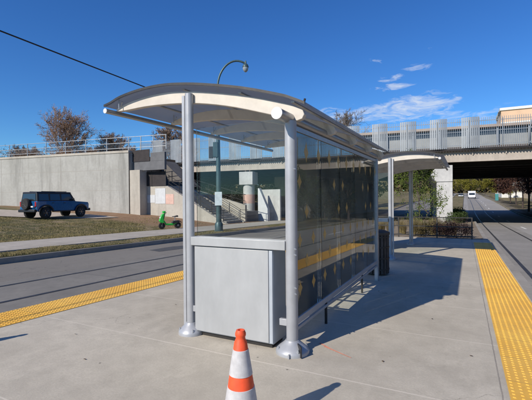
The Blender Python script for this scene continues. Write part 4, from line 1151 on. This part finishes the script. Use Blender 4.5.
for c in range(5):
    for zz in (6, 10, 14, 18): MB().box(-10.5+c*4.6, -10.06, zz, -8.3+c*4.6, -10.01, zz+2).build('window', M['winglass'], tb)
building('long brick-coloured building across the street on the right', 17, 2, 30, 33, -.2, 7.5, 'beige', 2, 5)

# ------------------------------------------------------------------ grass blades on verge and bank
rng = random.Random(5); vs_ = []; fs_ = []
def blade(x, y, z, h):
    a = rng.uniform(0, 2*PI); w_ = rng.uniform(.006, .014)*(1+h*4); l = rng.uniform(-.5, .5)*h
    n = len(vs_); dx, dy = math.cos(a)*w_, math.sin(a)*w_
    vs_.extend([(x-dx, y-dy, z-.01), (x+dx, y+dy, z-.01), (x+l*math.sin(a), y-l*math.cos(a), z+h*rng.uniform(.6, 1))]); fs_.append((n, n+1, n+2))
cnt = 0
while cnt < 95000:
    y = rng.uniform(2, 34); x = rng.uniform(-13.58, -12.4) if rng.random() < .35 else -16.8-rng.random()**1.3*15
    if x < -16.8 and y > 24.3 + (x+26)*.16: continue
    if x < -23.5 and y > 13.0 + (x+60)*.13 : 
        if rng.random() < .93: continue
    d = mnoise.noise(Vector((x*.5, y*.5, 3)))
    if d < -.08 and rng.random() < .88: continue
    if x < -16.8 and y > 20 and rng.random() < .8: continue
    blade(x, y, T(x, y), .045+.11*max(0, d)*rng.uniform(.4, 1.3)+ (.025 if x < -16.8 else 0)); cnt += 1
gro = MB().add(vs_, fs_).build('grass', M['grassblade'], fix=False, smooth=0); tag(gro, 'patchy dry grass on the verge and bank across the street', 'grass', kind='stuff')
# leaf litter flecks on the platform
for i, (x, y) in enumerate(((-3.35, 2.55), (-4.1, 3.0), (-.72, 3.85), (-2.75, 1.75), (-3.95, 4.6), (-.4, 5.6), (.05, 4.4))):
    m = MB(); q = random.Random(i); pts = [(.016*q.uniform(.6, 1.3)*math.cos(a*PI/3), .011*q.uniform(.6, 1.3)*math.sin(a*PI/3), .003+.006*q.random()) for a in range(6)]
    m.add(pts, [tuple(range(6))]); o = m.build('fallen_leaf', M['leafdry'], smooth=0, fix=False, loc=(x, y, P(y)+.002)); o.rotation_euler.z = i
    tag(o, 'tiny dry brown leaf lying on the concrete platform', 'leaf', 'fallen leaves on the platform')

# ------------------------------------------------------------------ sun, sky, camera
EL, AZ = 34.0, 19.5      # sun height; shadows run this many degrees to the right of +Y
sl = bpy.data.lights.new('sun', 'SUN'); sl.energy = 4.2; sl.angle = R(.5); sl.color = (1, .93, .83)
so = bpy.data.objects.new('sun', sl); COL.objects.link(so); so.rotation_euler = (R(90-EL), 0, R(-AZ))
wd = bpy.data.worlds.new('World'); sc.world = wd; wd.use_nodes = True
t = wd.node_tree; t.nodes.clear()
out = N(t, 'ShaderNodeOutputWorld'); bg = N(t, 'ShaderNodeBackground'); bg.inputs[1].default_value = .10
sky = N(t, 'ShaderNodeTexSky', sky_type='NISHITA'); sky.sun_disc = False; sky.sun_elevation = R(EL); sky.sun_rotation = R(180+AZ)
sky.air_density = 1.0; sky.dust_density = .15; sky.ozone_density = 3.2; sky.altitude = 300
tc = N(t, 'ShaderNodeTexCoord'); sep = N(t, 'ShaderNodeSeparateXYZ'); L(t, tc.outputs['Generated'], sep.inputs[0])
azn = M2(t, 'ARCTAN2', sep.outputs[0], sep.outputs[1]); eln = M2(t, 'ARCSINE', sep.outputs[2])
cv = N(t, 'ShaderNodeCombineXYZ'); L(t, M2(t, 'MULTIPLY', azn, 9.), cv.inputs[0]); L(t, M2(t, 'MULTIPLY', eln, 34.), cv.inputs[1])
def blob(az, el, wa, we):
    """soft elliptical cloud region around a direction (degrees)"""
    a = M2(t, 'DIVIDE', M2(t, 'SUBTRACT', azn, R(az)), R(wa)); e = M2(t, 'DIVIDE', M2(t, 'SUBTRACT', eln, R(el)), R(we))
    d = M2(t, 'ADD', M2(t, 'MULTIPLY', a, a), M2(t, 'MULTIPLY', e, e))
    return M2(t, 'SUBTRACT', 1.0, d, clamp=True)
wv = N(t, 'ShaderNodeTexNoise'); wv.inputs['Scale'].default_value = 1.1; wv.inputs['Detail'].default_value = 3; L(t, cv.outputs[0], wv.inputs['Vector'])
wd_ = N(t, 'ShaderNodeVectorMath', operation='MULTIPLY_ADD'); wd_.inputs[1].default_value = (1.1, 1.4, 0); L(t, wv.outputs['Color'], wd_.inputs[0]); L(t, cv.outputs[0], wd_.inputs[2])
n1 = nz(t, wd_.outputs[0], 1.9, 10, .66)
n2 = nz(t, wd_.outputs[0], 6.5, 6, .65)
den = None
for (az, el, wa, we, k) in ((-17.5, 11.3, 8, 2.2, 1.0), (-11, 11.8, 9, 2.0, 1.05), (-5.8, 12.4, 7, 2.3, 1.2), (-9.4, 16.4, 2.6, .8, .85), (-8.8, 15.2, 4.0, .7, .9), (-6.2, 17.4, 3.0, .8, .7), (-5.0, 19.6, 2.6, .7, .55), (-11.2, 18.6, 3.0, .8, .55), (1, 10.2, 11, 1.8, .7), (-27, 9.6, 12, 1.6, .35)):
    b_ = M2(t, 'MULTIPLY', blob(az, el, wa, we), k)
    den = b_ if den is None else M2(t, 'MAXIMUM', den, b_)
thr = M2(t, 'MULTIPLY', M2(t, 'SUBTRACT', M2(t, 'ADD', M2(t, 'MULTIPLY', n1, 1.25), M2(t, 'MULTIPLY', den, .40)), .84), 3.6, clamp=True)
fac = M2(t, 'MULTIPLY', M2(t, 'MULTIPLY', thr, M2(t, 'MULTIPLY', den, 2.2, clamp=True)), M2(t, 'MULTIPLY_ADD', n2, 1.1, .2, clamp=True))
hs = N(t, 'ShaderNodeHueSaturation'); hs.inputs['Saturation'].default_value = 1.2; hs.inputs['Value'].default_value = 1.0; hs.inputs['Hue'].default_value = .512
L(t, sky.outputs[0], hs.inputs['Color'])
skc = mixc(t, 1.0, hs.outputs[0], (.50, .85, 1.05), 'MULTIPLY')
mxc = mixc(t, M2(t, 'MULTIPLY', fac, .85), skc, (5.6, 6.1, 6.9))
L(t, mxc, bg.inputs[0]); L(t, bg.outputs[0], out.inputs[0])

cam = bpy.data.cameras.new('camera'); co = bpy.data.objects.new('camera', cam); COL.objects.link(co); sc.camera = co
co.location = (0, 0, 1.6)
cam.sensor_width = 36; cam.lens = 385/532*36; cam.clip_end = 4000
YAW = R(27.3); roll = math.atan(-.009); pitch = math.atan((198.4-200)/385.)   # horizon slightly above the middle
fw = Vector((-math.sin(YAW)*math.cos(pitch), math.cos(YAW)*math.cos(pitch), math.sin(pitch)))
q = fw.to_track_quat('-Z', 'Y').to_matrix() @ Matrix.Rotation(-roll*-1, 3, 'Z')
co.rotation_euler = q.to_euler()
sc.render.resolution_x = 1024; sc.render.resolution_y = 770
sc.view_settings.view_transform = 'Standard'; sc.view_settings.look = 'None'; sc.view_settings.exposure = .36; sc.view_settings.gamma = 1
sc.view_settings.use_curve_mapping = False
sc.cycles.max_bounces = 10; sc.cycles.transparent_max_bounces = 24; sc.cycles.glossy_bounces = 5
